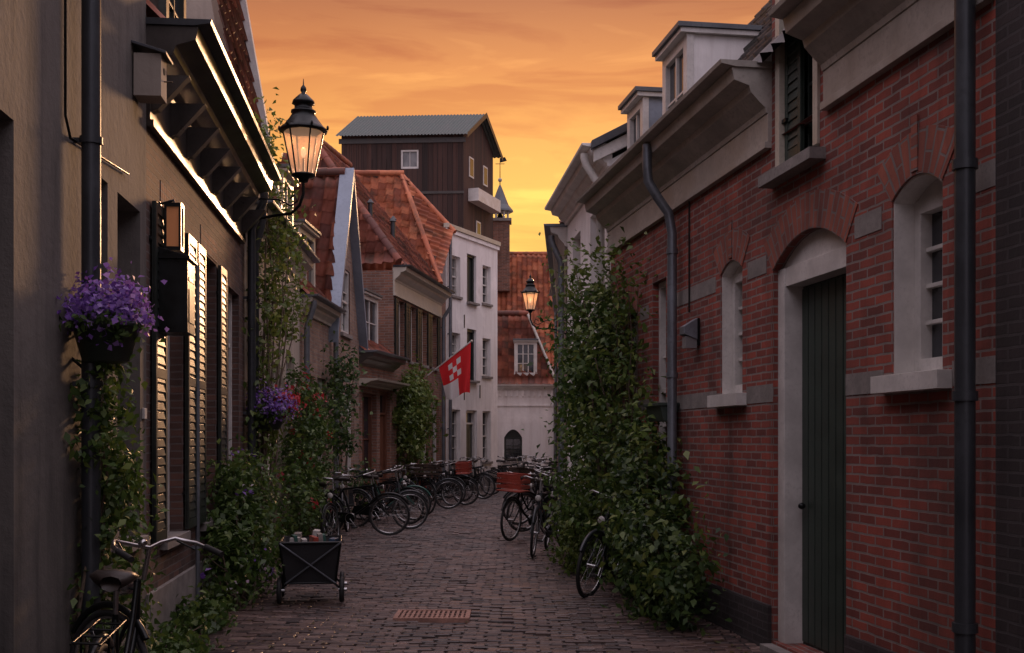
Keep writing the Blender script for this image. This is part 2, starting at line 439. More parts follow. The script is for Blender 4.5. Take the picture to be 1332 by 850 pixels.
    def arch(s, o, h=.24, m=None, ext=.1, y=-.006):
        m = m or BR_ARCH; a, b, c, d = o[:4]; ar = o[4]; K = 12; zs = d-ar; w = b-a
        pts = []
        for k in range(K+1):
            t = k/K; x = a+w*t; z = zs+ar*(1-(2*t-1)**2)
            sl = -ar*4*(2*t-1)/w; nn = Vector((-sl, 1)).normalized()
            pts.append((Vector((x, z)), Vector((x, z))+nn*h+Vector(((2*t-1)*ext*.4, 0))))
        L = 0
        for k in range(K):
            p, q = pts[k], pts[k+1]; l = (q[0]-p[0]).length
            s.w.add([(p[0].x,y,p[0].y), (q[0].x,y,q[0].y), (q[1].x,y,q[1].y), (p[1].x,y,p[1].y), (p[0].x,0.01,p[0].y), (q[0].x,0.01,q[0].y), (q[1].x,.01,q[1].y), (p[1].x,.01,p[1].y)],
                [[0,1,2,3],[3,2,6,7],[4,5,1,0]], m, uvs=[[(0,L),(0,L+l),(h,L+l),(h,L)], [(0,L),(0,L+l),(.02,L+l),(.02,L)], [(0,L),(0,L+l),(.02,L+l),(.02,L)]]); L += l
    def liner(s, o, m, y0=.012, th=.012):
        a, b, c, d = o[:4]; ar = o[4]; dp = o[5]-.012; K = 12; zs = d-ar
        pts = [(a+th, c+.005), (a+th, zs)] + [(a+th+(b-a-2*th)*k/K, zs-th+ar*(1-(2*k/K-1)**2)) for k in range(K+1)] + [(b-th, zs), (b-th, c+.005)]
        outp = [(a, c+.005), (a, zs)] + [(a+(b-a)*k/K, zs+ar*(1-(2*k/K-1)**2)) for k in range(K+1)] + [(b, zs), (b, c+.005)]
        for k in range(len(pts)-1):
            p, q, r_, t_ = pts[k], pts[k+1], outp[k], outp[k+1]
            s.w.quad((p[0],y0,p[1]), (p[0],dp,p[1]), (q[0],dp,q[1]), (q[0],y0,q[1]), m)
            s.w.quad((r_[0],y0,r_[1]), (p[0],y0,p[1]), (q[0],y0,q[1]), (t_[0],y0,t_[1]), m)
    def shutter(s, u0, u1, z0, z1, m=None, y=-.05):
        m = m or DKPAINT; t = s.t
        t.box(u0, u1, y+.012, y+.03, z0+.01, z1-.01, m)
        t.box(u0, u0+.05, y, y+.035, z0, z1, m); t.box(u1-.05, u1, y, y+.035, z0, z1, m)
        for z in (z0, (z0+z1)/2-.04, z1-.08): t.box(u0+.05, u1-.05, y, y+.035, z, z+.08, m)
        n = int((z1-z0)/.075)
        for i in range(n):
            z = z0+.09+i*(z1-z0-.18)/n
            t.prism([(y+.002, z), (y+.006, z-.004), (y+.014, z+.05), (y+.011, z+.055)], u0+.05, u1-.05, m)
        for z in (z0+.3, z1-.3): t.box(u0-.03, u0+.06, y+.03, 0.0, z, z+.03, IRON)
    def cornice(s, z, h, proj, m, u0=0, u1=None, frieze=0, brackets=0, gut=None):
        u1 = s.L if u1 is None else u1; t = s.t
        prof = [(0.02, z), (-.04, z), (-.05, z+.04), (-proj*.3, z+h*.22), (-proj*.55, z+h*.45), (-proj*.6, z+h*.6), (-proj, z+h*.72), (-proj-.02, z+h), (.02, z+h)]
        t.prism(prof[::-1], u0, u1, m)
        if gut: t.prism([(-proj-.11, z+h+.02), (-proj-.12, z+h+.05), (.0, z+h+.05), (.0, z+h+.0), (-proj+.01, z+h+.0)], u0-.02, u1+.02, gut)
        if frieze: t.box(u0, u1, -.03, .015, z-frieze, z, m); t.box(u0, u1, -.055, .01, z-frieze-.05, z-frieze, m)
        if brackets:
            n = int((u1-u0)/brackets)
            for i in range(n+1):
                u = u0+.08+(u1-u0-.16)*i/n
                t.prism([(-.03, z-frieze*.8), (-.08, z-frieze*.75), (-proj*.85, z-.0), (-.03, z-.0)][::-1], u-.05, u+.05, m)
    def pipe(s, u, z0, z1, m=None, r=.045, off=.09, top=0):
        m = m or ZINC
        pts = [(u, -off, z0), (u, -off, z1)]
        if top: pts = [(u, -off, z0), (u, -off, z1-.45), (u, -off-.02, z1-.38), (u, -top+.02, z1-.14), (u, -top, z1-.06), (u, -top, z1)]
        s.p.tube(pts, r, m, 12)
        z = z0+.5
        while z < z1-.5:
            s.p.tube([(u, -off, z), (u, -off, z+.04)], r*1.2, m, 12); s.p.box(u-.012, u+.012, -off, 0, z+.005, z+.035, m); z += 1.4
    def gable_caps(s, z0, z1, depth, m):
        for x in (0, s.L):
            s.w.add([(x,0,z0), (x,depth,z0), (x,depth/2,z1)], [[0,1,2]], m)
    def done(s):
        s.w.build('walls', s.e); s.t.build('trim', s.e, .004); s.g.build('glass', s.e); s.r.build('roof', s.e); s.p.build('drainpipe', s.e)

def saddle(b, z0, z1, depth, m, over=.15, cap=None, u0=None, u1=None):
    u0 = 0 if u0 is None else u0; u1 = b.L if u1 is None else u1
    pantile(b.r, [(u0,-over,z0), (u1,-over,z0), (u1,depth/2,z1), (u0,depth/2,z1)], m)
    b.r.quad((u1,depth+over,z0), (u0,depth+over,z0), (u0,depth/2,z1), (u1,depth/2,z1), m)
    ridge(b.r, (u0,depth/2,z1+.03), (u1,depth/2,z1+.03), m)
def dormer(b, u0, u1, y0, z0, z1, depth, cheek, fr=None, gl=None, roofm=None, nx=2, nz=2, back=None):
    fr = fr or WHITE; roofm = roofm or LEAD
    b.t.box(u0, u0+.04, y0+.02, y0+depth, z0, z1, cheek); b.t.box(u1-.04, u1, y0+.02, y0+depth, z0, z1, cheek)
    b.t.box(u0-.02, u0+.1, y0-.02, y0+.05, z0, z1, fr); b.t.box(u1-.1, u1+.02, y0-.02, y0+.05, z0, z1, fr)
    b.t.box(u0+.1, u1-.1, y0-.02, y0+.05, z1-.1, z1, fr); b.t.box(u0-.03, u1+.03, y0-.06, y0+.05, z0-.04, z0+.07, fr)
    for k in range(1, nx):
        x = u0+.1+(u1-u0-.2)*k/nx; b.t.box(x-.018, x+.018, y0, y0+.04, z0+.07, z1-.1, fr)
    for k in range(1, nz):
        z = z0+.07+(z1-z0-.17)*k/nz; b.t.box(u0+.1, u1-.1, y0+.004, y0+.04, z-.012, z+.012, fr)
    b.g.quad((u0+.1,y0+.03,z0+.07), (u1-.1,y0+.03,z0+.07), (u1-.1,y0+.03,z1-.1), (u0+.1,y0+.03,z1-.1), gl or GLASS)
    b.t.box(u0-.05, u1+.05, y0-.09, y0+depth, z1+.002, z1+.05, fr); b.t.box(u0-.07, u1+.07, y0-.12, y0+depth+.02, z1+.052, z1+.10, roofm)

def Lx(Y): return -1.86-.1*Y
def Rx(Y): return 3.4-.157*Y

# ================================================================== LEFT SIDE
b = Bld('plaster_house', (Lx(-7), -7), (Lx(8.56), 8.56))
def U(Y): return (Y+7)*1.005
ops = [(U(4.5), U(5.6), .3, 3.15, 0, .25), (U(6.85), U(7.42), 1.0, 3.25, 0, .22), (U(7.68), U(8.36), .9, 3.25, 0, .2), (U(1.5), U(2.7), 0.05, 2.5, 0, .2)]
b.front(-.1, 6.4, PLAST, ops); b.shell(-.1, 6.4, 6, PLAST)
b.win(ops[0], 2, 3, sill=STONE, fr=DKPAINT, gl=GLASS); b.win(ops[1], 1, 3, sill=STONE, gl=GLASS); b.win(ops[2], 2, 4, sill=STONE, gl=GLASS); b.door(ops[3], DKPAINT)
b.t.box(0, b.L, -.03, .0, -.1, .35, STONE)
b.t.box(0, b.L-.02, -.25, .3, 6.4, 6.6, DKWOOD)
b.pipe(U(6.63), 0, 6.4, DKPIPE, .055, .1)
b.p.tube([(U(6.4), -.02, 6.3), (U(6.4), -.02, 3.4), (U(6.5), -.02, 3.3), (U(7.9), -.02, 3.42)], .008, IRON, 5)
b.t.box(U(8.42), U(8.5), -.02, 0, 1.75, 1.83, PAPER)
b.w.quad((0,0,6.42), (b.L,0,6.42), (b.L,6,6.42), (0,6,6.42), SLATE)
b.done()

b = Bld('brick_house', (Lx(8.56), 8.56), (Lx(14.1), 14.1))
def U(Y): return (Y-8.56)*1.005
oA = (U(9.12), U(10.02), .8, 3.4); oB = (U(10.98), U(11.88), .8, 3.4); oC = (U(12.75), U(13.6), .05, 3.3)
b.front(-.1, 4.35, BR_DARK, [oA, oB, oC]); b.shell(-.1, 4.6, 6, BR_DARK)
b.win(oA, 2, 4, sill=STONE, gl=GLASS); b.win(oB, 2, 4, sill=STONE, gl=GLASS); b.door(oC, DKPAINT, fan=.5)
for o in (oA, oB):
    b.shutter(o[0]-.44, o[0]-.02, .82, 3.4); b.shutter(o[1]+.02, o[1]+.44, .82, 3.4)
    for k in range(14): b.w.box(o[0]-.05+k*.0715, o[0]+.016+k*.0715, -.006, .01, 3.42, 3.64, BR_BRN)
b.cornice(4.32, .36, .36, DKWOOD, frieze=.34, brackets=.7, gut=DKPIPE, u1=b.L-.35)
b.t.box(0, b.L, -.035, 0, -.1, .45, STONE)
b.pipe(b.L-.12, 0, 4.6, DKPIPE, .05, .1, top=.25)
b.pipe(U(10.48), .1, 3.2, ZINC, .02, .05)
saddle(b, 4.7, 8.4, 6, TILE_D, over=.1)
dormer(b, U(10.0), U(10.9), .15, 4.8, 6.2, 2., DKWOOD, fr=DKPAINT)
b.done()
mb = MB(); e = empty('wall_mailbox', (Lx(8.95), 8.95, 2.42), math.atan2(1, -.1))
mb.box(-.16, .16, -.26, -.02, 0, .56, IRON); mb.prism([(-.28,.56),(-.28,.58),(-.01,.66),(-.01,.56)][::-1], -.18, .18, IRON)
mb.box(-.12, .12, -.265, -.26, .4, .43, CHROME); mb.box(-.11, .11, -.266, -.26, .08, .34, DKPAINT); mb.box(-.1, .1, -.02, .0, .1, .5, IRON)
mb.build('casing', e, .006)
mb = MB(); e = empty('sunset_glint_box', (Lx(9.0), 9.0, 3.10), math.atan2(1, -.1))  # added lamp-shaped box, stands in for the sunset glint on a shutter
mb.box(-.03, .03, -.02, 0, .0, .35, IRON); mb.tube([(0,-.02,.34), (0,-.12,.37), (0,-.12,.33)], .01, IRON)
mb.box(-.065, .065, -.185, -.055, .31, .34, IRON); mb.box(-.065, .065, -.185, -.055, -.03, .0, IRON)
mb.box(-.05, .05, -.17, -.07, .0, .31, GLINT)
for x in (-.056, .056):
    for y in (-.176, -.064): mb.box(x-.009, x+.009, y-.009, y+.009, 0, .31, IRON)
mb.build('glint_box', e)
mb = MB(); e = empty('bird_box', (Lx(8.2), 8.2, 4.02), math.atan2(1, -.1))
mb.box(-.1, .1, -.2, -.01, 0, .3, PLAST2); mb.prism([(-.24,.29),(-.24,.31),(0,.38),(0,.36)][::-1], -.13, .13, SLATE)
mb.tube([(0,-.2,.2),(0,-.204,.2)], .025, BLACKV, 12); mb.cyl((0,-.2,.13), (0,-.26,.13), .006, .006, STEM, 6)
mb.build('box', e, .004)

b = Bld('vine_covered_house', (Lx(14.1), 14.1), (-3.5, 19))
o1 = (.5, 1.3, .9, 2.9); o2 = (2.0, 2.85, .05, 2.7); o3 = (3.4, 4.3, .9, 2.9)
b.front(-.1, 4.5, PLAST2, [o1, o2, o3]); b.shell(-.1, 4.5, 6, PLAST2)
b.win(o1, sill=STONE); b.win(o3, sill=STONE); b.door(o2, GRPAINT, fan=.4)
b.cornice(4.2, .3, .22, CREAM, gut=ZINC, u0=.1)
pantile(b.r, [(0,-.02,4.9), (2.15,-.02,4.9), (2.15,.75,9.2), (0,.75,9.2)], TILE_D)
b.w.quad((0,3,4.5), (0,.02,4.5), (0,.75,9.2), (0,3,9.2), PLAST2); b.w.quad((2.15,.0,4.5), (2.15,3,4.5), (2.15,3,9.2), (2.15,.7,9.2), PLAST2)
b.w.quad((0,-.0,4.5), (2.15,0,4.5), (2.15,0,4.95), (0,0,4.95), PLAST2)
b.t.prism([(-.12,4.6), (-.12,4.9), (.62,9.2), (.85,9.2), (.1,4.6)], 2.12, 2.26, WHITE)
pantile(b.r, [(2.2,-.1,4.52), (4.9,-.1,4.52), (4.9,2.4,6.9), (2.2,2.4,6.9)], TILE_D)
dormer(b, 2.9, 3.9, -.02, 4.55, 5.55, 1.4, CREAM, fr=CREAM, gl=CURT)
b.pipe(.15, 0, 4.4, DKPIPE, .05, .1, top=.2)
b.done()

b = Bld('tan_brick_house', (-3.5, 19), (-3.4, 21.5))
o1 = (.3, 1.1, .9, 2.7); o2 = (1.4, 2.2, .05, 2.7)
b.front(-.1, 3.95, BR_TAN, [o1, o2]); b.shell(-.1, 3.95, 6, BR_TAN)
b.win(o1, sill=STONE); b.door(o2, BRPAINT, fan=.4)
b.cornice(3.7, .25, .2, CREAM, gut=ZINC)
saddle(b, 3.95, 7.5, 5, TILE_D, over=.12)
b.w.add([(0,0,3.95),(0,5,3.95),(0,2.5,7.5)], [[0,1,2]], BR_TAN)
dormer(b, .4, 1.6, .1, 4.1, 5.2, 1.5, BLUEZ, fr=CREAM)
b.pipe(.1, 0, 3.9, ZINC, .05, .1, top=.22)
b.done()

b = Bld('gabled_house', (-3.4, 21.5), (-3.25, 24.5)); L = b.L
o1 = (.4, 1.2, .9, 2.7); o2 = (1.7, 2.5, .05, 2.7); o3 = (1.05, 1.95, 3.7, 5.0)
b.front(-.1, 3.7, BR_TAN, [o1, o2]); b.shell(-.1, 3.7, 6, BR_TAN)
pk = 6.75
b.w.add([(0,0,3.7), (o3[0],0,3.7), (o3[0],0,3.7+(pk-3.7)*o3[0]/(L/2)), ], [[0,1,2]], BR_TAN)
b.w.add([(L,0,3.7), (L-.0,0,3.7), (o3[1],0,3.7+(pk-3.7)*(L-o3[1])/(L/2)), (o3[1],0,3.7)], [[3,0,2]], BR_TAN)
b.w.add([(o3[0],0,5.0), (o3[1],0,5.0), (o3[1],0,3.7+(pk-3.7)*(L-o3[1])/(L/2)), (L/2,0,pk), (o3[0],0,3.7+(pk-3.7)*o3[0]/(L/2))], [[0,1,2,3,4]], BR_TAN)
b.win(o1, sill=STONE); b.door(o2, BRPAINT, fan=.4); b.win((*o3, 0, .05), sill=STONE)
for sgn, x0 in ((1, 0), (-1, L)):
    xa = x0-.1*sgn; v = []
    for y in (-.18, .10):
        v += [(xa,y,3.4), (xa,y,3.62), (L/2,y,pk+.27), (L/2,y,pk+.05)]
    b.t.add(v, [[0,1,2,3],[7,6,5,4],[0,4,5,1],[1,5,6,2],[3,2,6,7],[0,3,7,4]], BLUEZ)
    if sgn == 1: pantile(b.r, [(xa,5,3.6), (xa,.0,3.6), (L/2,.0,pk+.12), (L/2,5,pk+.12)], TILE_D)
    else: pantile(b.r, [(xa,.0,3.6), (xa,5,3.6), (L/2,5,pk+.12), (L/2,.0,pk+.12)], TILE_D)
ridge(b.r, (L/2,0,pk+.18), (L/2,5,pk+.18), TILE_D)
b.pipe(.1, 0, 3.5, ZINC, .05, .1)
b.done()

b = Bld('low_shop_house', (-3.25, 24.5), (-2.8, 27.2))
o1 = (.25, 1.35, .6, 2.6); o2 = (1.6, 2.45, .05, 2.7)
b.front(-.1, 3.4, BR_BRN, [o1, o2]); b.shell(-.1, 3.4, 5, BR_BRN)
b.win(o1, 2, 2, fr=BRPAINT, sill=STONE, sash=False); b.door(o2, BRPAINT, fr=BRPAINT, fan=.4)
b.cornice(3.2, .25, .3, DKWOOD, gut=ZINC); b.cornice(2.75, .15, .4, CREAM)
saddle(b, 3.45, 5.7, 4.4, TILE_D, over=.15)
dormer(b, .7, 1.9, .15, 3.65, 4.8, 1.6, WHITE)
b.done()

b = Bld('tall_brick_house', (-2.8, 27.2), (-2.0, 32.3)); L = b.L
up = [(u, u+.7, 3.55, 4.95) for u in (.35, 1.55, 2.75, 3.95)]; lo = [(.3,1.15,.05,2.7), (1.6,2.5,.8,2.6), (2.9,3.8,.8,2.6), (4.15,4.95,.05,2.7)]
b.front(-.1, 5.6, BR_BRN, up+lo); b.shell(-.1, 5.6, 5, BR_BRN)
for o in up:
    b.win(o, 2, 4, sill=STONE); b.shutter(o[0]-.28, o[0]-.01, 3.55, 4.95); b.shutter(o[1]+.01, o[1]+.28, 3.55, 4.95)
b.door(lo[0], BRPAINT, fan=.4); b.win(lo[1], sill=STONE); b.win(lo[2], sill=STONE); b.door(lo[3], GRPAINT, fan=.4)
b.cornice(5.35, .32, .3, CREAM, frieze=.3, gut=DKPIPE)
b.pipe(L-.1, 0, 5.4, ZINC, .05, .1, top=.3)
zr = 9.3
pantile(b.r, [(-.05,-.15,5.75), (L,-.15,5.75), (L-.2,2.6,zr), (1.3,2.6,zr)], TILE_D)
pantile(b.r, [(-.05,5.3,5.75), (-.05,-.15,5.75), (1.3,2.6,zr)], TILE_D)
ridge(b.r, (1.3,2.6,zr+.05), (L-.2,2.6,zr+.05), TILE_D); ridge(b.r, (-.05,-.15,5.8), (1.3,2.6,zr+.05), TILE_D)
for (u, y, z) in ((1.2, .9, 7.1), (2.6, .7, 6.9), (3.4, .9, 7.1)):
    b.p.cyl((u,y,z-.4), (u,y,z+.35), .06, .06, DKPIPE); b.p.cyl((u,y,z+.35), (u,y,z+.45), .1, .02, DKPIPE)
b.done()

b = Bld('orange_roof_house', (-2.0, 32.3), (-1.95, 34))
o1 = (.4, 1.2, .05, 2.7); b.front(-.1, 5.9, BR_BRN, [o1]); b.shell(-.1, 5.9, 5, BR_BRN); b.door(o1, GRPAINT)
b.done()
b2 = MB()
def V(*a): return Vector(a)
R2, E2, F_ = V(-3.35,35,9.63), V(-1.72,34.0,7.75), V(-2.0,32.0,6.0)
pantile(b2, [(-7.2,31.6,5.6), (-2.0,31.9,5.75), (-3.35,35,9.63), (-7,35,9.63)], TILE_R)
pantile(b2, [F_, E2, R2], TILE_R)
ridge(b2, (-7,35,9.68), (-3.35,35,9.68), TILE_R); ridge(b2, R2, F_, TILE_R, .08); ridge(b2, R2, E2, TILE_R, .08)
o = b2.build('hipped_roof'); o.parent = b.e; o.matrix_parent_inverse = (Matrix.Translation(b.e.location) @ Matrix.Rotation(b.e.rotation_euler.z, 4, 'Z')).inverted()

b = Bld('white_warehouse', (-1.95, 34), (-.47, 37.3)); L = b.L
ops = []
for (a, c) in ((.35, .95), (2.5, 3.1)):
    ops += [(a, c, 5.9, 7.1), (a, c, 3.6, 4.8), (a, c, .9, 2.5)]
hd = [(1.4, 2.05, 5.8, 7.3), (1.4, 2.05, 3.4, 5.0), (1.35, 2.1, .05, 2.5)]
b.front(-.1, 7.85, WALLW, ops+hd); b.shell(-.1, 7.85, 5, WALLW)
for o in ops: b.win(o, 2, 4, sill=STONE)
for o in hd[:2]: b.door(o, DKPAINT, fr=DKPAINT, panels=False)
b.door(hd[2], DKPAINT, fan=.3)
b.t.box(-.05, L+.05, -.1, .05, 7.85, 7.98, CREAM); b.t.box(-.04, L+.04, -.06, .03, 7.72, 7.84, WALLW)
b.t.box(-.03, L+.03, -.05, 0, -.1, .5, STONE)
b.pipe(.1, 0, 7.7, ZINC, .05, .1)
b.w.quad((0,0,7.86), (L,0,7.86), (L,5,7.86), (0,5,7.86), SLATE)
for (u, z) in ((1.2, 5.2), (2.3, 3.1), (1.2, 3.0)): b.t.box(u-.02, u+.02, -.02, .0, z-.2, z+.2, IRON)
b.done()

b = Bld('white_corner_house', (-.75, 40), (1.55, 40)); L = b.L
oa = (.48, 1.1, .85, 1.95, .28, .12)
b.front(-.1, 3.35, WALLW, [oa]); b.shell(-.1, 3.35, 4, WALLW)
b.win(oa, 2, 3, fr=DKPAINT, sill=STONE, gl=GLASS)
b.cornice(3.3, .2, .2, WHITE); b.t.box(0, L, -.03, 0, 2.75, 2.82, WALLW)
for k in range(11): b.t.box(.1+k*.2, .16+k*.2, -.06, 0, 3.1, 3.3, WALLW)
pantile(b.r, [(-.3,-.15,3.5), (L,-.15,3.5), (L-1.0,1.5,6.1), (-.3,1.5,6.1)], TILE_D)
pantile(b.r, [(L,-.15,3.5), (L,4,3.5), (L-1.0,1.5,6.1)], TILE_D)
ridge(b.r, (L,-.15,3.55), (L-1.0,1.5,6.15), TRIMR, .05); ridge(b.r, (-.3,1.5,6.15), (L-1,1.5,6.15), TILE_D)
dormer(b, .85, 1.6, .1, 3.85, 5.0, 1.4, WHITE, nx=3, nz=3)
b.pipe(L-.06, 0, 3.4, DKPIPE, .05, .08)
b.done()
b = Bld('background_house', (-3., 47), (6., 47)); L = b.L
b.front(-.1, 4.6, BR_BRN, []); b.shell(-.1, 4.6, 10, BR_BRN)
saddle(b, 4.5, 9.95, 10, TILE_R, over=.2); b.gable_caps(4.5, 9.9, 10, BR_BRN)
b.done()

b = Bld('timber_tower', (-6.7, 45.3), (-1.9, 45)); L = b.L
oW = (2.35, 3.05, 12.2, 12.95, 0, .06)
b.front(0, 13.6, TIMB, [oW]); D = 3.3; b.win(oW, 2, 1, gl=CURT, sash=False, fw=.07)
M_ = b.w
M_.quad((L,0,0), (L+.9,D,0), (L+.9,D,13.6), (L,0,13.6), TIMB); M_.quad((0,D,0), (0,0,0), (0,0,13.6), (0,D,13.6), TIMB)
M_.quad((L+.9,D,0), (0,D,0), (0,D,13.6), (L+.9,D,13.6), TIMB)
M_.add([(L,0,13.6), (L+.9,D,13.6), (L+.45,D/2,14.6)], [[0,1,2]], TIMB)
def corr(p0, p1, p2, p3, mb, m):
    p0,p1,p2,p3 = map(Vector, (p0,p1,p2,p3)); n = 240; vs = []; f = []
    for i in range(n+1):
        t = i/n; h = Vector((0,0,.018*math.sin(t*2*math.pi*40)))
        vs += [p0.lerp(p1, t)+h, p3.lerp(p2, t)+h]
    for i in range(n): f.append([2*i, 2*i+2, 2*i+3, 2*i+1])
    mb.add(vs, f, m, True)
corr((-.2,-.3,13.45), (L+.2,-.3,13.45), (L+.75,D/2,14.75), (.3,D/2,14.75), b.r, CORR)
corr((-.2,D+.3,13.45), (L+1.3,D+.3,13.45), (L+.75,D/2,14.75), (.3,D/2,14.75), b.r, CORR)
b.t.add([(L+.2,-.32,13.3), (L+.2,-.32,13.5), (L+.78,D/2,14.82), (L+.78,D/2,14.6)], [[0,1,2,3]], DKWOOD)
b.t.add([(L+1.3,D+.32,13.3), (L+1.3,D+.32,13.5), (L+.78,D/2,14.82), (L+.78,D/2,14.6)], [[3,2,1,0]], DKWOOD)
b.t.box(-.1, L+.1, -.05, -.01, 13.2, 13.4, DKWOOD); b.t.box(-.03, L+.03, -.04, 0, 11.2, 11.3, DKWOOD)
for k in range(26):
    x = .1+k*(L-.2)/25
    if 2.25 < x < 3.15: continue
    z1_ = 13.2-R.choice((0,0,0,.02,.6)); b.t.box(x-.02, x+.02, -.03, -.0, R.choice((7,7,11.3)), z1_, TIMB)
ang = math.atan2(D, .9); Mx = Matrix.Translation((L,0,0)) @ Matrix.Rotation(ang, 4, 'Z')
b.t.M = Mx; b.g.M = Mx
b.t.box(.5, 3.1, -.45, -.01, 11.0, 11.5, WHITE); b.t.box(.6, 1.1, -.03, 0, 12.0, 12.8, WHITE); b.t.box(2.2, 2.7, -.03, 0, 12.0, 12.8, WHITE); b.t.box(1.4, 1.9, -.03, 0, 9.2, 10.4, WHITE)
for (a, c, z0, z1) in ((.66,1.04,12.06,12.74), (2.26,2.64,12.06,12.74), (1.46,1.84,9.26,10.34)): b.g.quad((a,-.035,z0), (c,-.035,z0), (c,-.035,z1), (a,-.035,z1), GLASS)
b.t.M = None; b.g.M = None
b.done()

e = empty('bell_turret', (-.52, 50, 0)); mb = MB()
mb.box(-.42, .42, -.42, .42, 8, 11.0, BR_BRN); mb.box(-.5, .5, -.5, .5, 11.0, 11.12, STONE)
for j in range(6):
    a = math.pi*j/3; mb.cyl((.34*math.cos(a), .34*math.sin(a), 11.1), (.34*math.cos(a), .34*math.sin(a), 11.5), .05, .05, WHITE, 6)
mb.rev([(.14,11.15),(.12,11.3),(.05,11.4),(0,11.42)], (0,0,0), IRON, 10)
mb.rev([(.0,11.46),(.58,11.46),(.56,11.54),(.38,11.76),(.26,12.05),(.13,12.4),(.04,12.62),(0,12.65)], (0,0,0), LEAD, 8, False)
mb.cyl((0,0,12.6), (0,0,13.9), .025, .012, IRON, 6); mb.ellip((0,0,12.85), (.09,.09,.09), CREAM)
mb.tube([(-.2,0,13.55), (.2,0,13.55)], .015, IRON, 5); mb.add([(.0,0,13.6),(.3,0,13.68),(.22,0,13.85),(0,0,13.8)], [[0,1,2,3]], IRON)
mb.build('turret', e)

# ================================================================== RIGHT SIDE
b = Bld('dark_brick_house', (Rx(5.9), 5.9), (Rx(-7), -7))
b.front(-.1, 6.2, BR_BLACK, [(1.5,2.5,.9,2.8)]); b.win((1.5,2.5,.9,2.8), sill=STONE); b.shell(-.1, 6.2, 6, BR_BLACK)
b.t.box(0, b.L, -.3, .2, 6.2, 6.4, DKWOOD); b.w.quad((0,0,6.3), (b.L,0,6.3), (b.L,6,6.3), (0,6,6.3), SLATE)
b.done()

b = Bld('red_brick_cottage', (Rx(14.0), 14.0), (Rx(5.9), 5.9)); L = b.L
def U(Y): return (14.0-Y)*1.0123
w1 = (U(6.99), U(6.41), 1.98, 3.14, .1, .17); w2 = (U(10.06), U(9.53), 1.98, 3.12, .09, .13)
dr = (U(8.87), U(7.61), .05, 3.1, .2, .22); w3 = (U(12.2), U(11.7), .95, 3.25, 0, .1); w4 = (U(13.4), U(12.8), .95, 3.1, .1, .15)
lf = (U(8.78), U(8.02), 3.6, 4.2, 0, .08)
b.front(-.1, 3.9, BR_RED, [w1, w2, dr, w3, w4, (lf[0], lf[1], 3.6, 3.9, 0, .08)])
b.shell(-.1, 4.4, 6, BR_RED)
b.win(w1, 2, 4, sash=False, fw=.085, gl=GLASS); b.win(w2, 2, 4, sash=False, fw=.075, gl=GLASS); b.win(w3, 1, 3, sill=STONE); b.win(w4, 2, 3, sill=STONE)
for w in (w1, w2):
    b.t.box(w[0]-.1, w[1]+.1, -.09, w[5]-.03, w[2]-.1, w[2]+.004, WHITE)
    b.liner(w, WHITE)
for w in (w1, w2, w4): b.arch(w, .26)
b.arch(dr, .26)
for w in (w1, w2):
    m_ = (w[0]+w[1])/2; b.w.box(m_-.035, m_+.035, -.014, .01, w[3]+.02, w[3]+.34, BR_ARCH)
dp = .22; t = b.t; a, c = dr[0], dr[1]
t.box(a, a+.13, .04, dp, .05, 2.9, WHITE); t.box(c-.07, c, .04, dp, .05, 2.9, WHITE)
t.box(a+.13, c-.07, .05, dp, 2.76, 2.9, WHITE)
K = 10; arc = [(a+(c-a)*k/K, 2.9+.2*(1-(2*k/K-1)**2)) for k in range(K+1)]
t.add([(x, .075, z) for x, z in arc], [list(range(K+1))[::-1]], WHITE)
b.w.box(a+.13, c-.07, dp-.03, dp+.02, .05, 2.76, GRDOOR)
n = 9; ww = (c-.07-a-.13)/n
for i in range(n): t.box(a+.13+i*ww+.008, a+.13+(i+1)*ww-.008, dp-.042, dp-.03, .07, 2.74, GRPAINT)
t.ellip((a+.22, dp-.08, 1.1), (.025,.03,.025), IRON, 8, 6)
t.box(a-.02, c+.02, -.10, dp, -.05, .03, STONE)
def band(z0, z1, holes):
    xs = [0]
    for h in sorted(holes): xs += [h[0], h[1]]
    xs.append(L)
    for i in range(0, len(xs), 2):
        if xs[i+1]-xs[i] > .02: b.w.box(xs[i], xs[i+1], -.004, .01, z0, z1, STONE)
band(1.89, 2.03, [(w[0]-(.105 if w in (w1,w2) else 0), w[1]+(.105 if w in (w1,w2) else 0)) for w in (w1, w2, w3, w4, dr)])
band(2.9, 3.04, [(w[0]-.13, w[1]+.13) for w in (w1, w2, w3, w4)]+[(dr[0]-.13, dr[1]+.13)])
pl = [0, dr[0]-.03, dr[1]+.03, L]
for i in (0, 2): b.w.box(pl[i], pl[i+1], -.03, .01, -.1, .32, BR_BLACK)
for (u0, u1) in ((-.05, lf[0]-.12), (lf[1]+.12, L)):
    b.cornice(4.12, .34, .3, TRIMR, u0=u0, u1=u1, frieze=.22, gut=TRIMR)
    b.w.quad((u0,0,3.9), (u1,0,3.9), (u1,0,4.3), (u0,0,4.3), BR_RED)
b.w.box(lf[0]-.12, lf[0], .003, .3, 3.9, 5.9, BR_RED); b.w.box(lf[1], lf[1]+.12, .003, .3, 3.9, 5.9, BR_RED)
LF = (lf[0], lf[1], 3.6, 5.8, 0, .08); b.win(LF, 2, 4, fr=DKPAINT, gl=GLASS)
t.box(lf[0]-.0, lf[0]+.08, -.02, .05, 3.66, 5.8, CREAM); t.box(lf[1]-.08, lf[1]+.0, -.02, .05, 3.66, 5.8, CREAM)
b.shutter(lf[0]+.09, lf[0]+.38, 3.68, 5.75, GRPAINT, y=0.02)
t.box(lf[0]-.1, lf[1]+.1, -.12, .05, 3.53, 3.61, STONE)
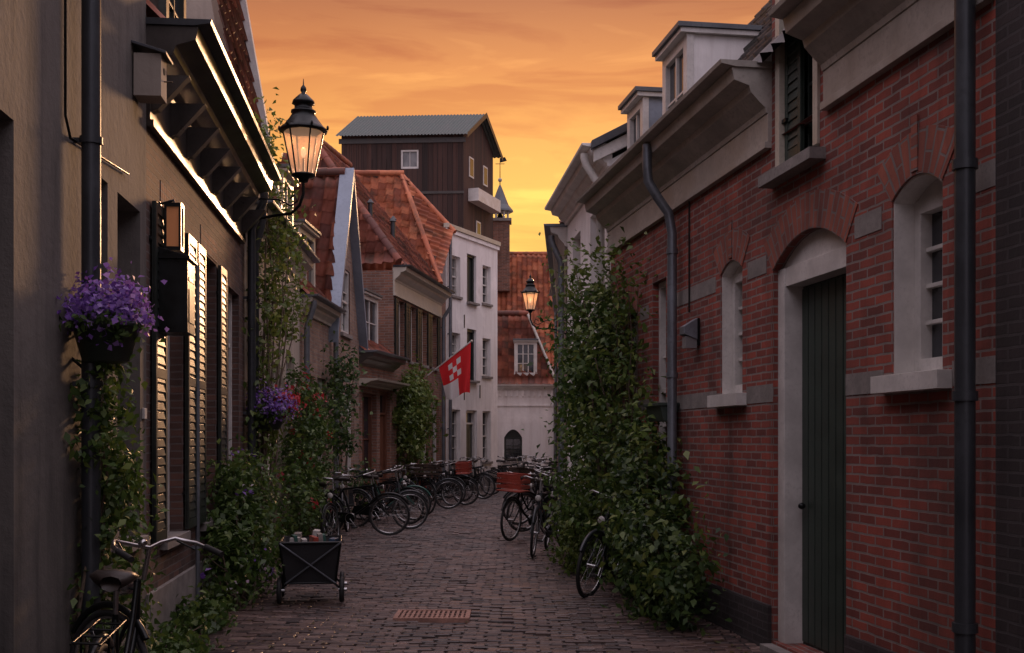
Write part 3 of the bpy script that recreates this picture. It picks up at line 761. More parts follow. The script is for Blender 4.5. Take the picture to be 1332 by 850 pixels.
t.box(lf[0]-.2, lf[1]+.2, -.2, 2.2, 5.9, 6.05, CREAM); t.box(lf[0]-.12, lf[0]-.06, .3, 2.2, 4.3, 5.9, SLATE); t.box(lf[1]+.06, lf[1]+.12, .3, 2.2, 4.3, 5.9, SLATE)
saddle(b, 4.47, 8.2, 6, TILE_K, over=.1)
dormer(b, U(12.15), U(11.35), .12, 4.6, 5.6, 1.3, WALLW, fr=WHITE)
dormer(b, U(13.6), U(12.95), .12, 4.6, 5.45, 1.1, BLUEZ, fr=WHITE)
u = U(11.2); b.p.tube([(u,-.34,4.45), (u,-.34,4.25), (u,-.33,4.1), (u,-.24,3.95), (u-.02,-.12,3.8), (u,-.09,3.6), (u,-.09,2.9), (u,-.09,.25), (u,-.16,.12)], .048, ZINC, 12)
for z in (3.4, 2.2, 1.0): b.p.cyl((u,-.09,z), (u,-.09,z+.05), .058, .058, ZINC, 12)
u = L-.1; b.p.tube([(u,-.11,6.2), (u,-.11,0)], .052, DKPIPE, 12)
for z in (4.2, 3., 1.8, .6): b.p.cyl((u,-.11,z), (u,-.11,z+.05), .065, .065, DKPIPE, 12)
b.p.tube([(U(10.9),-.015,3.85), (U(10.9),-.015,2.8)], .008, IRON, 5)
b.done()
e = empty('wall_light', (Rx(10.67), 10.67, 2.52), math.atan2(-1, .157)); mb = MB()
mb.box(-.05, .05, -.03, 0, -.05, .2, IRON); mb.prism([(-.16,.05),(-.16,.12),(-.03,.2),(-.03,.0)][::-1], -.07, .07, ZINC); mb.box(-.055, .055, -.14, -.03, -.08, .03, CURT)
mb.build('fitting', e, .004)
e = empty('wall_planter', (Rx(11.5), 11.5, 1.78), math.atan2(-1, .157)); mb = MB()
mb.prism([(-.2,.16),(-.16,0),(-.04,0),(0,.16)], -.25, .25, POT); mb.box(-.27, .27, -.22, 0.0, .15, .18, POT); mb.build('box', e, .004)

b = Bld('white_gabled_house', (.86, 17.9), (1.20, 14.0)); L = b.L
ow = [(.6,1.4,.9,2.6), (2.3,3.1,.9,2.6), (.6,1.4,3.6,4.6), (2.3,3.1,3.6,4.6)]
b.front(-.1, 5.0, WALLW, ow); b.shell(-.1, 5.0, 6, WALLW)
for o in ow: b.win(o, sill=STONE)
b.cornice(4.92, .22, .24, WALLW, gut=WALLW)
b.w.add([(L,0,5.0), (L,6,5.0), (L,3,6.7)], [[0,1,2]], WALLW); b.w.add([(0,0,5.0), (0,3,6.7), (0,6,5.0)], [[0,1,2]], WALLW)
pantile(b.r, [(-.05,-.2,5.15), (L+.1,-.2,5.15), (L+.1,3,6.85), (-.05,3,6.85)], TILE_K)
b.r.quad((L,6.2,5.1), (0,6.2,5.1), (0,3,6.8), (L,3,6.8), TILE_K)
b.t.prism([(-.25,5.10),(-.25,5.2),(3,6.9),(3,6.78)], L+.02, L+.12, SLATE)
b.t.prism([(-.22,4.95),(-.22,5.09),(3,6.77),(3,6.55)], L+.015, L+.07, WHITE)
b.pipe(L-.15, 0, 5.1, WHITE, .05, .1, top=.3)
b.done()
b = Bld('cream_house', (1.45, 30), (.86, 17.9)); L = b.L
ow = [(u, u+.9, .9, 2.6) for u in (1, 3.2, 5.4, 7.6, 9.8)]
b.front(-.1, 4.7, PLAST2, ow); b.shell(-.1, 4.7, 5, WALLW)
for o in ow: b.win(o, sill=STONE)
b.cornice(4.6, .3, .25, WHITE, gut=ZINC); saddle(b, 4.95, 6.8, 5, TILE_D, over=.1)
b.pipe(L-.2, 0, 4.8, ZINC, .05, .1, top=.25)
b.done()
b = Bld('far_brick_house', (1.5, 37), (1.45, 30)); L = b.L
ow = [(u, u+.9, z, z+1.5) for u in (.8, 3., 5.2) for z in (1., 3.6)]
b.front(-.1, 6, BR_TAN, ow); b.shell(-.1, 6, 5, BR_TAN)
for o in ow: b.win(o, sill=STONE)
b.cornice(5.9, .3, .2, CREAM, gut=ZINC); saddle(b, 6.2, 8, 5, TILE_D, over=.1); b.pipe(.2, 0, 6, ZINC, .05, .1)
b.done()

# ================================================================== GROUND
def wl(Y):
    pts = [(-10,-.86),(14.1,-3.27),(19,-3.5),(21.5,-3.4),(24.5,-3.25),(27.2,-2.8),(32.3,-2.0),(34,-1.95),(37.3,-.47),(42,0)]
    for (a, x0), (c, x1) in zip(pts, pts[1:]):
        if a <= Y <= c: return x0+(x1-x0)*(Y-a)/(c-a)
    return -3
def rwl(Y):
    pts = [(-10,4.97),(14,1.2),(17.9,.86),(30,1.45),(37,1.5),(37.01,4),(42,4)]
    for (a, x0), (c, x1) in zip(pts, pts[1:]):
        if a <= Y <= c: return x0+(x1-x0)*(Y-a)/(c-a)
    return 3
def gz(X, Y):
    z = .014*math.sin(X*2.1+Y*.7)+.012*math.sin(Y*1.3-X*.8)+.006*math.sin(X*5+Y*3.1)
    c = (wl(Y)+rwl(Y))/2
    return z-.035*math.exp(-((X-c)/.4)**2)
vs = []; f = []; rg = random.Random(5); BWd, RH = .205, .088
j = 0; Y = -9.
while Y < 40.2:
    xl, xr = wl(Y)-.15, rwl(Y)+.15; off = (.5 if j % 2 else 0)*BWd + rg.uniform(-.02,.02)
    X = math.floor(xl/BWd)*BWd+off
    while X < xr:
        yw = .03*math.sin(X*1.7+Y*.35)+.012*math.sin(X*6)
        cx, cy = X+BWd/2+rg.uniform(-.004,.004), Y+RH/2+yw
        h = gz(cx, cy)+rg.uniform(-.007,.007); tx, ty = rg.uniform(-.06,.06), rg.uniform(-.11,.11)
        hw, hd = BWd/2-.006-rg.random()*.004, RH/2-.005-rg.random()*.004; b0 = len(vs)
        for s_, dz in ((.0,-.03), (.0,-.008), (.010,0)):
            for sx, sy in ((-1,-1),(1,-1),(1,1),(-1,1)):
                x_, y_ = sx*(hw-s_), sy*(hd-s_); vs.append((cx+x_, cy+y_, h+dz+x_*tx*.5+y_*ty))
        f.append((b0+8,b0+9,b0+10,b0+11))
        for k in range(4):
            k2 = (k+1) % 4; f.append((b0+4+k,b0+4+k2,b0+8+k2,b0+8+k))
            if k in (0,): f.append((b0+k,b0+k2,b0+4+k2,b0+4+k))
        X += BWd
    Y += RH; j += 1
me_ = bpy.data.meshes.new('cobbled_street'); me_.from_pydata(vs, [], f); me_.materials.append(PAVE); me_.update()
o = bpy.data.objects.new('cobbled_street', me_); COL.objects.link(o)
mb = MB(); nx, ny = 40, 100; vs = []; f = []
for j in range(ny+1):
    for i in range(nx+1):
        X = -5+i*.25; Yy = -9.5+j*.505; vs.append((X, Yy, gz(X, min(Yy,41))-.014))
for j in range(ny):
    for i in range(nx): a = j*(nx+1)+i; f.append([a, a+1, a+nx+2, a+nx+1])
mb.add(vs, f, JOINT, True); mb.build('street_bed')
mb = MB(); mb.quad((-400,-400,-.12), (400,-400,-.12), (400,400,-.12), (-400,400,-.12), STONE); mb.build('ground')

e = empty('drain_grate', (-.72, 10.5, -.02)); mb = MB()
mb.box(-.33, .33, -.24, .24, -.02, .016, BLACKV)
mb.box(-.34, .34, -.26, -.22, -.02, .034, RUST); mb.box(-.34, .34, .22, .26, -.02, .034, RUST); mb.box(-.34, -.30, -.22, .22, -.02, .034, RUST); mb.box(.30, .34, -.22, .22, -.02, .034, RUST)
for i in range(13): x = -.27+i*.045; mb.box(x-.012, x+.012, -.22, .22, -.02, .03, RUST)
for y in (-.08, .08): mb.box(-.3, .3, y-.012, y+.012, -.02, .026, RUST)
mb.build('grate', e)

# ================================================================== STREET LAMPS
def lamp(X, Y, z, wx, wy, wz, sc=1., energy=10):
    e = empty('street_lamp', (X, Y, z)); mb = MB(); g = MB()
    mb.M = g.M = Matrix.Scale(sc, 4)
    mb.rev([(0,-.06),(.05,-.06),(.06,-.02),(.13,0),(.14,.02),(.12,.03)], (0,0,0), IRON, 12)
    g.rev([(.125,.03),(.225,.50)], (0,0,0), LGLASS, 6, False)
    for j in range(6):
        a = math.pi*j/3; mb.cyl((.125*math.cos(a), .125*math.sin(a), .02), (.228*math.cos(a), .228*math.sin(a), .51), .010, .010, IRON, 6)
    mb.rev([(.22,.49),(.27,.5),(.27,.52),(.22,.56),(.16,.64),(.125,.70),(.14,.71),(.14,.73),(.10,.74),(.10,.80),(.13,.81),(.12,.84),(.05,.91),(.02,.93),(.035,.96),(.03,.99),(.008,1.02),(.003,1.09)], (0,0,0), IRON, 12)
    for j in range(6):
        a = math.pi*j/3; mb.ellip((.27*math.cos(a), .27*math.sin(a), .54), (.015,.015,.03), IRON, 6, 4)
    mb.cyl((0,0,.02), (0,0,.2), .012, .012, IRON, 6); g.ellip((0,0,.27), (.03,.03,.06), BULB, 10, 8)
    d = Vector((wx-X, wy-Y, wz-z)); h = Vector((d.x, d.y, 0))
    mb.M = None
    p = lambda s_, zz: (h.x*s_, h.y*s_, zz)
    mb.tube([p(0,-.04), p(0,-.2), p(.06,-.33), p(.2,-.42), p(.45,-.42), p(.75,d.z*.8), p(1.,d.z)], .018, IRON, 8)
    mb.tube([p(1,-.25), p(.7,-.2), p(.4,-.24), p(.2,-.33), p(.1,-.28), p(.14,-.2), p(.22,-.24)], .011, IRON, 6)
    mb.tube([p(.99,-.1), p(.99,d.z-.15)], .022, IRON, 8)
    mb.build('frame', e); g.build('glass', e)
    l = bpy.data.lights.new('lamp_light', 'POINT'); l.energy = energy; l.color = (1,.6,.28); l.shadow_soft_size = .05
    o = bpy.data.objects.new('lamp_light', l); COL.objects.link(o); o.parent = e; o.location = (0,0,.42*sc)
lamp(-2.46, 13.6, 4.70, -3.26, 14.0, 4.15, 1.06, 4)
lamp(.43, 27, 4.62, 1.3, 27, 4.05, .82, 3)

# ================================================================== FLAG
e = empty('flag', (-2.1, 30.6, 3.2)); mb = MB()
mb.tube([(-.35,0,-.06), (1.02,-.25,.98)], .018, WHITE, 8); mb.ellip((1.04,-.255,.99), (.035,.035,.035), CREAM)
FL, nt, p, o_ = nm('flag_cloth')
uv = N(nt, 'ShaderNodeUVMap').outputs[0]; sp = N(nt, 'ShaderNodeSeparateXYZ'); nt.links.new(uv, sp.inputs[0])
def stripe(src, a, b_):
    g1 = N(nt, 'ShaderNodeMath', operation='GREATER_THAN'); nt.links.new(src, g1.inputs[0]); g1.inputs[1].default_value = a
    g2 = N(nt, 'ShaderNodeMath', operation='LESS_THAN'); nt.links.new(src, g2.inputs[0]); g2.inputs[1].default_value = b_
    m_ = N(nt, 'ShaderNodeMath', operation='MULTIPLY'); nt.links.new(g1.outputs[0], m_.inputs[0]); nt.links.new(g2.outputs[0], m_.inputs[1]); return m_.outputs[0]
def mth(op, a, b_):
    m_ = N(nt, 'ShaderNodeMath', operation=op); nt.links.new(a, m_.inputs[0]); nt.links.new(b_, m_.inputs[1]); return m_.outputs[0]
ck = N(nt, 'ShaderNodeTexChecker'); nt.links.new(uv, ck.inputs[0]); ck.inputs['Scale'].default_value = 7.5
mid = mth('MULTIPLY', mth('MULTIPLY', stripe(sp.outputs[0], .267, .667), stripe(sp.outputs[1], .133, .533)), ck.outputs[1])
corner = mth('MULTIPLY', stripe(sp.outputs[0], -.1, .55), stripe(sp.outputs[1], .58, 1.1))
c = mixc(nt, (.75,.03,.035), (.78,.76,.75), mth('MAXIMUM', mid, corner)); nt.links.new(c, p.inputs['Base Color']); p.inputs['Roughness'].default_value = .8
tr = N(nt, 'ShaderNodeBsdfTranslucent'); nt.links.new(c, tr.inputs[0]); mx = N(nt, 'ShaderNodeMixShader'); mx.inputs[0].default_value = .35
nt.links.new(p.outputs[0], mx.inputs[1]); nt.links.new(tr.outputs[0], mx.inputs[2]); nt.links.new(mx.outputs[0], o_.inputs[0])
vs = []; f = []; uvs = []; n = 18
for j in range(n+1):
    for i in range(n+1):
        s_, t_ = i/n, j/n
        x = .16+.86*s_; y = -.05-.2*s_ + .07*math.sin(s_*11+t_*2.5)*(.2+t_); z = .32+.65*s_ - t_*(.85+.50*s_+.05*math.sin(s_*6)); x += .20*t_*(1-s_)-.03*t_*s_
        vs.append((x, y, z))
for j in range(n):
    for i in range(n):
        a = j*(n+1)+i; f.append([a, a+1, a+n+2, a+n+1]); uvs.append([(i/n,j/n), ((i+1)/n,j/n), ((i+1)/n,(j+1)/n), (i/n,(j+1)/n)])
mb.add(vs, f, FL, True, uvs); mb.build('flag_and_pole', e)

# ================================================================== BICYCLES
def wheel(mb, cx, r=.335):
    mb.torus((cx,0,r), r-.018, .019, RUBBER, n=36, k=8); mb.torus((cx,0,r), r-.042, .011, CHROME, n=36, k=6)
    mb.cyl((cx,-.045,r), (cx,.045,r), .022, .022, CHROME, 8)
    for i in range(20):
        a = 2*math.pi*i/20; s_ = .03 if i % 2 else -.03
        mb.tube([(cx+.02*math.cos(a+.5), s_, r+.02*math.sin(a+.5)), (cx+(r-.045)*math.cos(a), 0, r+(r-.045)*math.sin(a))], .0022, CHROME, 3, False)
def bike_mesh(name, paint, lady=False, steer=0., basket=None, crate=None, panniers=None):
    mb = MB(); r = .335; t = lambda pts, rr, m=paint, n=8: mb.tube(pts, rr, m, n)
    wheel(mb, -.53)
    BB = (-.08,0,.29); ST = (-.22,0,.76); HB = (.37,0,.62); HT = (.32,0,.86)
    t([BB, ST], .017); t([ST, (-.245,0,.90)], .012, CHROME)
    t([HB, HT], .02)
    if lady:
        t([HB, (.2,0,.42), (.05,0,.31), BB], .018); t([HT, (.25,0,.66), (.1,0,.48), (-.14,0,.45)], .015)
    else:
        t([HB, BB], .019); t([ST, (.33,0,.83)], .016)
    for y in (-.05, .05):
        t([BB, (-.53,y,r)], .010); t([(-.215,0,.74), (-.53,y,r)], .008)
    mb.torus((-.53,0,r), r+.025, .022, paint, n=20, k=6, a0=.4, a1=3.0)
    for y in (-.06, .06): t([(-.85,y,.72), (-.28,y,.74)], .006, IRON, 5); t([(-.66,y,.72), (-.53,y,r)], .006, IRON, 5)
    for x in (-.84,-.66,-.48,-.3): t([(x,-.06,.725), (x,.06,.725)], .006, IRON, 5)
    mb.add([(-.6,-.06,.27),(-.55,-.06,.40),(-.05,-.06,.38),(.03,-.06,.30),(-.04,-.06,.21),(-.5,-.06,.25),(-.6,-.03,.27),(-.55,-.03,.40),(-.05,-.03,.38),(.03,-.03,.30),(-.04,-.03,.21),(-.5,-.03,.25)],
        [[0,1,2,3,4,5],[11,10,9,8,7,6],[0,6,7,1],[1,7,8,2],[2,8,9,3],[3,9,10,4],[4,10,11,5],[5,11,6,0]], IRON)
    mb.box(-.88, -.86, -.03, .03, .6, .66, REDP)
    mb.torus((BB[0],-.065,BB[2]), .085, .006, CHROME, n=20, k=5)
    t([(BB[0],-.09,BB[2]), (BB[0]+.1,-.09,BB[2]-.13)], .008, CHROME, 6); t([(BB[0],.08,BB[2]), (BB[0]-.1,.08,BB[2]+.13)], .008, CHROME, 6)
    mb.box(BB[0]+.06, BB[0]+.14, -.19, -.10, BB[2]-.145, BB[2]-.12, RUBBER); mb.box(BB[0]-.14, BB[0]-.06, .09, .18, BB[2]+.12, BB[2]+.145, RUBBER)
    t([(-.12,.04,.28), (-.2,.2,.02)], .009, CHROME, 6)
    prof = [(-.39,.05,.0),(-.37,.10,.02),(-.30,.115,.025),(-.24,.08,.015),(-.17,.035,.01),(-.10,.022,0),(-.085,.008,-.01)]
    vs = []; f = []; K = 8
    for x, w, dz in prof:
        for k in range(K):
            a = 2*math.pi*k/K; vs.append((x, w*math.cos(a), .93+dz+(.03 if math.sin(a) > 0 else .045)*math.sin(a)))
    for i in range(len(prof)-1):
        for k in range(K): f.append([i*K+k, i*K+(k+1)%K, (i+1)*K+(k+1)%K, (i+1)*K+k])
    f += [list(range(K)), list(range(len(vs)-K, len(vs)))[::-1]]
    mb.add(vs, f, LEATH, True)
    for y in (-.04,.04): t([(-.34,y,.88), (-.25,0,.89)], .008, CHROME, 5)
    mb.M = Matrix.Translation((.36,0,0)) @ Matrix.Rotation(steer, 4, 'Z') @ Matrix.Translation((-.36,0,0))
    wheel(mb, .56)
    for y in (-.055, .055): t([(.375,y*.6,.64), (.39,y,.58), (.44,y,.46), (.56,y,r)], .011)
    mb.torus((.56,0,r), r+.025, .02, paint, n=20, k=6, a0=.5, a1=2.5)
    t([HT, (.30,0,.98), (.29,0,1.03)], .013, CHROME)
    for sg in (-1, 1):
        t([(.29,0,1.03), (.33,.1*sg,1.05), (.33,.2*sg,1.07), (.24,.27*sg,1.05), (.12,.29*sg,1.02)], .011, CHROME)
        t([(.18,.285*sg,1.035), (.06,.295*sg,1.005)], .017, RUBBER)
        t([(.3,.19*sg,1.06), (.2,.23*sg,1.02)], .005, IRON, 5)
    t([(.42,0,.80), (.47,0,.80)], [.03,.045], CHROME, 10); mb.ellip((.47,0,.80), (.015,.042,.042), WHITE); t([(.34,0,.8), (.42,0,.8)], .008, IRON, 5)
    mb.ellip((.2,.12,1.07), (.025,.025,.02), CHROME)
    if basket:
        x0, x1, w, z0, z1 = .38, .70, .21, .80, 1.06
        for z in (z0, (z0+z1)/2, z1): t([(x0,-w,z), (x1,-w,z), (x1,w,z), (x0,w,z), (x0,-w,z)], .011, basket, 5)
        mb.box(x0, x1, -w, w, z0-.01, z0+.01, basket)
        for z in (z0+.04, z0+.13, z0+.2):
            for sg in (-1, 1): mb.box(x0, x1, w*sg-.004, w*sg+.004, z, z+.05, basket)
            mb.box(x1-.004, x1+.004, -w, w, z, z+.05, basket); mb.box(x0-.004, x0+.004, -w, w, z, z+.05, basket)
    mb.M = None
    if panniers:
        for sg in (-1, 1):
            y0, y1 = sorted((.07*sg, .21*sg)); mb.box(-.82, -.42, y0, y1, .38, .70, panniers); mb.box(-.83, -.41, y0-.004, y1+.004, .62, .715, LEATH)
    return mb.mesh(name)
BM = [bike_mesh('bike_black', IRON, False, .25), bike_mesh('bike_lady', IRON, True, -.3, WICK), bike_mesh('bike_blue', DKPIPE, True, .45),
      bike_mesh('bike_grey', DKPIPE, False, -.15, None, None, CLOTH), bike_mesh('bike_teal', GRNP, True, .1), bike_mesh('bike_red', IRON, True, .2, REDP, None, REDP),
      bike_mesh('bike_plain', DKPIPE, True, .6), bike_mesh('bike_turned', IRON, False, -.55), bike_mesh('bike_leaning', IRON, True, .85)]
def bike(X, Y, ang, lean=.1, k=0):
    o = bpy.data.objects.new('bicycle', BM[k]); COL.objects.link(o)
    o.matrix_world = Matrix.Translation((X, Y, gz(X,Y)-.004)) @ Matrix.Rotation(ang, 4, 'Z') @ Matrix.Rotation(lean, 4, 'X')
D2 = math.radians
seq = [(17.2,.75,7,-70,.1),(18.9,.95,0,-12,.08),(20.3,.55,3,-78,.13),(20.9,1.05,6,-24,-.06),(22.3,.95,0,-40,.05),(22.9,.85,4,-8,.12),(24.6,1.0,1,-33,-.05),(25.2,.75,7,-62,.1),
       (26.6,.9,2,-15,.06),(27.9,.8,0,-38,-.08),(28.4,.95,5,-20,.1),(30.2,.7,6,-58,.12),(31.2,.9,0,-28,.05),(32.4,.85,3,-50,-.1),(33.3,.9,0,-35,.08)]
for Y, off, k, a, ln in seq: bike(wl(Y)+off, Y, D2(a), ln, k)
bike(-1.15, 35.0, D2(-100), .05, 0)
bike(-.25, 37.9, D2(175), .12, 1); bike(.2, 38.5, D2(10), -.1, 3); bike(.75, 37.6, D2(-160), .1, 0); bike(1.0, 38.6, D2(20), .1, 4)
bike(-.1, 36.6, D2(-28), .08, 7); bike(.6, 36.2, D2(-150), -.08, 2); bike(.95, 33.8, D2(-140), -.1, 0); bike(.85, 30.6, D2(-132), -.08, 7)
bike(.50, 16.15, D2(-123), -.10, 2); bike(.66, 17.3, D2(-112), -.12, 0); bike(.30, 18.6, D2(-130), -.06, 5); bike(.50, 20.0, D2(-118), -.12, 7)
bike(.55, 21.9, D2(-138), -.08, 1); bike(.72, 24.2, D2(-125), -.1, 3); bike(.75, 26.8, D2(-140), -.1, 6)
bike(.98, 12.2, D2(-110), -.14, 3)
bike(-1.98, 5.75, D2(98), .06, 8)

# ================================================================== HAND CART
e = empty('hand_cart', (-2.0, 11.5, 0), D2(8)); mb = MB()
def ring(z, w, d, y=0): return [(-w,-d,z), (w,-d,z), (w,d,z), (-w,d,z)]
bt, tp = ring(.2, .24, .26), ring(.60, .29, .36)
mb.add(bt+tp, [[3,2,1,0],[0,1,5,4],[1,2,6,5],[2,3,7,6],[3,0,4,7]], CLOTH)
mb.add([(p_[0]*.95, p_[1]*.95, p_[2]) for p_ in bt+tp], [[0,1,2,3],[4,5,1,0],[5,6,2,1],[6,7,3,2],[7,4,0,3]], CLOTH)
mb.tube(tp+[tp[0]], .014, IRON, 8); mb.tube(bt+[bt[0]], .012, IRON, 8)
mb.tube([(-.24,-.28,.2), (.29,-.38,.6)], .010, ZINC, 6); mb.tube([(.24,-.285,.2), (-.29,-.385,.6)], .010, ZINC, 6)
for sx in (-1,1):
    mb.tube([(.24*sx,-.27,.2), (.29*sx,-.375,.6)], .012, IRON, 6)
    for y in (-.24, .24):
        mb.M = Matrix.Translation((.30*sx, y, .13)) @ Matrix.Rotation(math.pi/2, 4, 'Z')
        mb.torus((0,0,0), .105, .024, RUBBER, n=24, k=8); mb.tube([(0,-.02,0),(0,.02,0)], .08, DKPIPE, 14); mb.tube([(0,-.05,0),(0,.03,0)], .02, CHROME, 8)
        mb.M = None
    mb.tube([(.3*sx,-.24,.13), (.22*sx,-.24,.2)], .012, IRON, 6); mb.tube([(.3*sx,.24,.13), (.22*sx,.24,.2)], .012, IRON, 6)
mb.tube([(0,.3,.2), (.02,.7,.12), (.05,1.0,.3)], .012, IRON, 6); mb.tube([(-.08,1.0,.3), (.18,1.0,.3)], .016, RUBBER, 8)
for i, (x, y, hh, m_) in enumerate(((-.22,-.2,.64,PAPER),(-.14,-.22,.66,GRNP),(-.07,-.2,.62,PAPER),(.02,-.24,.645,REDP),(.09,-.2,.67,STONE),(.16,-.23,.63,BLUEP),(-.18,.05,.66,STONE),(-.02,.08,.69,PAPER),(.1,.06,.64,GRNP))):
    mb.M = Matrix.Translation((x, y, .45)) @ Matrix.Rotation(R.uniform(-.15,.15), 4, 'Y') @ Matrix.Rotation(R.uniform(-.3,.3), 4, 'Z')
    mb.box(0, R.uniform(.035,.07), 0, .2, 0, hh-.45, m_); mb.M = None
mb.build('cart', e, .003)

# ================================================================== VEGETATION
def foliage(name, blobs, n, size, m, parent=None, seed=1, clump=.09, ncl=None, aspect=.55, droop=.3, shell=.55):
    rg = np.random.default_rng(seed)
    bl = np.array([q[:6] for q in blobs], dtype=float); vol = bl[:,3]*bl[:,4]+bl[:,4]*bl[:,5]+bl[:,3]*bl[:,5]; pr = vol/vol.sum()
    ncl = ncl or max(12, n//14)
    ci = rg.choice(len(bl), ncl, p=pr)
    d = rg.normal(size=(ncl,3)); d /= np.linalg.norm(d, axis=1)[:,None]
    rad = shell+(1.12-shell)*rg.random(ncl)**.7
    cc = bl[ci,:3]+d*bl[ci,3:6]*rad[:,None]
    k = rg.integers(0, ncl, n); sig = clump*(.4+1.1*rg.random(ncl))
    P = cc[k]+rg.normal(size=(n,3))*sig[k][:,None]
    P[:,2] = np.maximum(P[:,2], .02) if parent is None or parent.location.z == 0 else P[:,2]
    Nn = d[k]*.7+rg.normal(size=(n,3))*.55+np.array([0,0,.35]); Nn /= np.linalg.norm(Nn, axis=1)[:,None]
    T = rg.normal(size=(n,3))+np.array([0,0,-droop*2]); T -= Nn*(T*Nn).sum(1)[:,None]; T /= np.linalg.norm(T, axis=1)[:,None]
    B = np.cross(Nn, T); s = size*(.55+.8*rg.random(n))[:,None]
    v0 = P-T*s*.5; v1 = P+B*s*aspect*.5+Nn*s*.12-T*s*.08; v2 = P+T*s*.5-Nn*s*.08; v3 = P-B*s*aspect*.5+Nn*s*.12-T*s*.08
    V_ = np.stack([v0,v1,v2,v3], 1).reshape(-1,3)
    me = bpy.data.meshes.new(name); me.vertices.add(4*n); me.vertices.foreach_set('co', V_.ravel().astype(np.float32))
    me.loops.add(4*n); me.loops.foreach_set('vertex_index', np.arange(4*n, dtype=np.int32))
    me.polygons.add(n); me.polygons.foreach_set('loop_start', np.arange(0,4*n,4, dtype=np.int32))
    try: me.polygons.foreach_set('loop_total', np.full(n, 4, dtype=np.int32))
    except Exception: pass
    me.materials.append(m); me.update(calc_edges=True); me.validate()
    o = bpy.data.objects.new(name, me); COL.objects.link(o)
    if parent: o.parent = parent
    return o
def stems(parent, base, blobs, n, r=.012, seed=3):
    rg = random.Random(seed); mb = MB()
    for i in range(n):
        q = rg.choice(blobs); p0 = Vector(base)+Vector((rg.uniform(-.1,.1), rg.uniform(-.3,.3), 0)); p0.z = 0
        p3 = Vector((q[0]+rg.uniform(-.7,.7)*q[3], q[1]+rg.uniform(-.7,.7)*q[4], q[2]+rg.uniform(-.6,.8)*q[5]))
        pts = []
        for k in range(7):
            t = k/6; p = p0.lerp(p3, t); p.x = p0.x+(p3.x-p0.x)*t**1.5; p += Vector((rg.uniform(-.05,.05), rg.uniform(-.08,.08), 0))*(1 if 0 < k < 6 else 0); pts.append(p)
        mb.tube(pts, [r*(1.4-t*.18) for t in range(7)], STEM, 5)
    mb.build('stems', parent)
def plant(name, base, blobs, n, size, m, extra=(), nst=6, seed=1, clump=.09, r=.012, **kw):
    e = empty(name, (0,0,0))
    foliage('leaves', blobs, n, size, m, e, seed, clump, **kw)
    for i, (mm, nn, ss, bb) in enumerate(extra): foliage('blossom', bb or blobs, nn, ss, mm, e, seed+10+i, .05, aspect=.9, shell=.9)
    stems(e, base, blobs, nst, r, seed)
    return e
def rw(Y): return Rx(Y) if Y < 14 else 1.2-(Y-14)*.087
rb = []
for Y, z, ry, rz, rx in ((12.6,1.1,.35,.9,.20),(12.9,2.2,.35,.6,.18),(13.3,1.1,.5,1.0,.34),(13.7,2.5,.5,.65,.36),(14.2,1.1,.6,1.1,.36),(14.4,2.3,.6,.7,.30),(15.0,1.2,.5,1.0,.26),(15.3,2.3,.45,.6,.2),(13.9,3.15,.4,.3,.30),(13.1,3.0,.25,.3,.16)):
    rb.append((rw(Y)-rx*.8, Y, z, rx, ry, rz))
plant('climbing_plant', (rw(13.6)-.15, 13.6, 0), rb, 8600, .085, LEAF, nst=14, seed=4, clump=.12, r=.018)
plant('climbing_plant', (rw(12.6)-.1, 12.8, 0), [(rw(12.5)-.12,12.5,3.0,.12,.35,.35), (rw(13.1)-.2,13.1,3.5,.2,.35,.25), (rw(13.9)-.3,13.9,3.4,.32,.7,.4), (rw(13)-.25,13.2,2.0,.35,.6,1.5), (rw(12.3)-.15,12.3,1.5,.2,.35,1.1)], 2600, .085, LEAF3, nst=18, seed=6, clump=.18)
plant('shrub', (1.3, 10.6, 0), [(1.42,9.8,.35,.24,.3,.36), (1.3,10.4,.5,.3,.35,.5), (1.35,11.1,.7,.30,.4,.65), (1.3,11.8,.95,.3,.45,.85)], 5400, .08, LEAF2, nst=14, seed=8, clump=.09)
plant('shrub', (1.35, 10.9, 0), [(1.4,10.2,.6,.3,.5,.5), (1.32,11.3,1.0,.3,.5,.7)], 1100, .09, LEAF3, nst=14, seed=28, clump=.14)
plant('shrub', (rw(14.6)-.45, 14.6, 0), [(rw(14.9)-.4,14.9,.4,.2,.35,.42), (rw(13.9)-.4,13.9,.3,.2,.35,.35)], 1500, .07, LEAF3, nst=8, seed=9, clump=.07)
lb = [(Lx(6.7)+.15,6.7,1.9,.13,.2,.25), (Lx(6.8)+.15,6.8,1.45,.12,.24,.35), (Lx(6.9)+.18,6.9,.95,.15,.3,.4), (Lx(6.7)+.16,6.8,.4,.14,.3,.45), (Lx(7.1)+.12,7.1,1.3,.08,.25,.2)]
plant('climbing_plant', (Lx(6.7)+.1, 6.75, 0), lb, 3200, .06, LEAF, nst=8, seed=11, clump=.055)
plant('low_plants', (Lx(8.6)+.3, 8.6, 0), [(Lx(8.2)+.22,8.2,.06,.22,.35,.10), (Lx(8.9)+.22,8.9,.08,.22,.35,.12), (Lx(9.6)+.22,9.6,.10,.20,.35,.15)], 1700, .07, LEAF, nst=8, seed=12, clump=.05)
plant('flowering_shrub', (Lx(11)+.35, 11, 0), [(Lx(10.8)+.25,10.8,.35,.22,.3,.36), (Lx(11.4)+.30,11.4,.55,.28,.4,.5), (Lx(12.1)+.3,12.1,.75,.28,.4,.7), (Lx(11.6)+.22,11.6,1.15,.16,.3,.28)], 4900, .075, LEAF, [(PURP, 90, .05, None), (WHTF, 60, .04, None)], nst=12, seed=13, clump=.09)
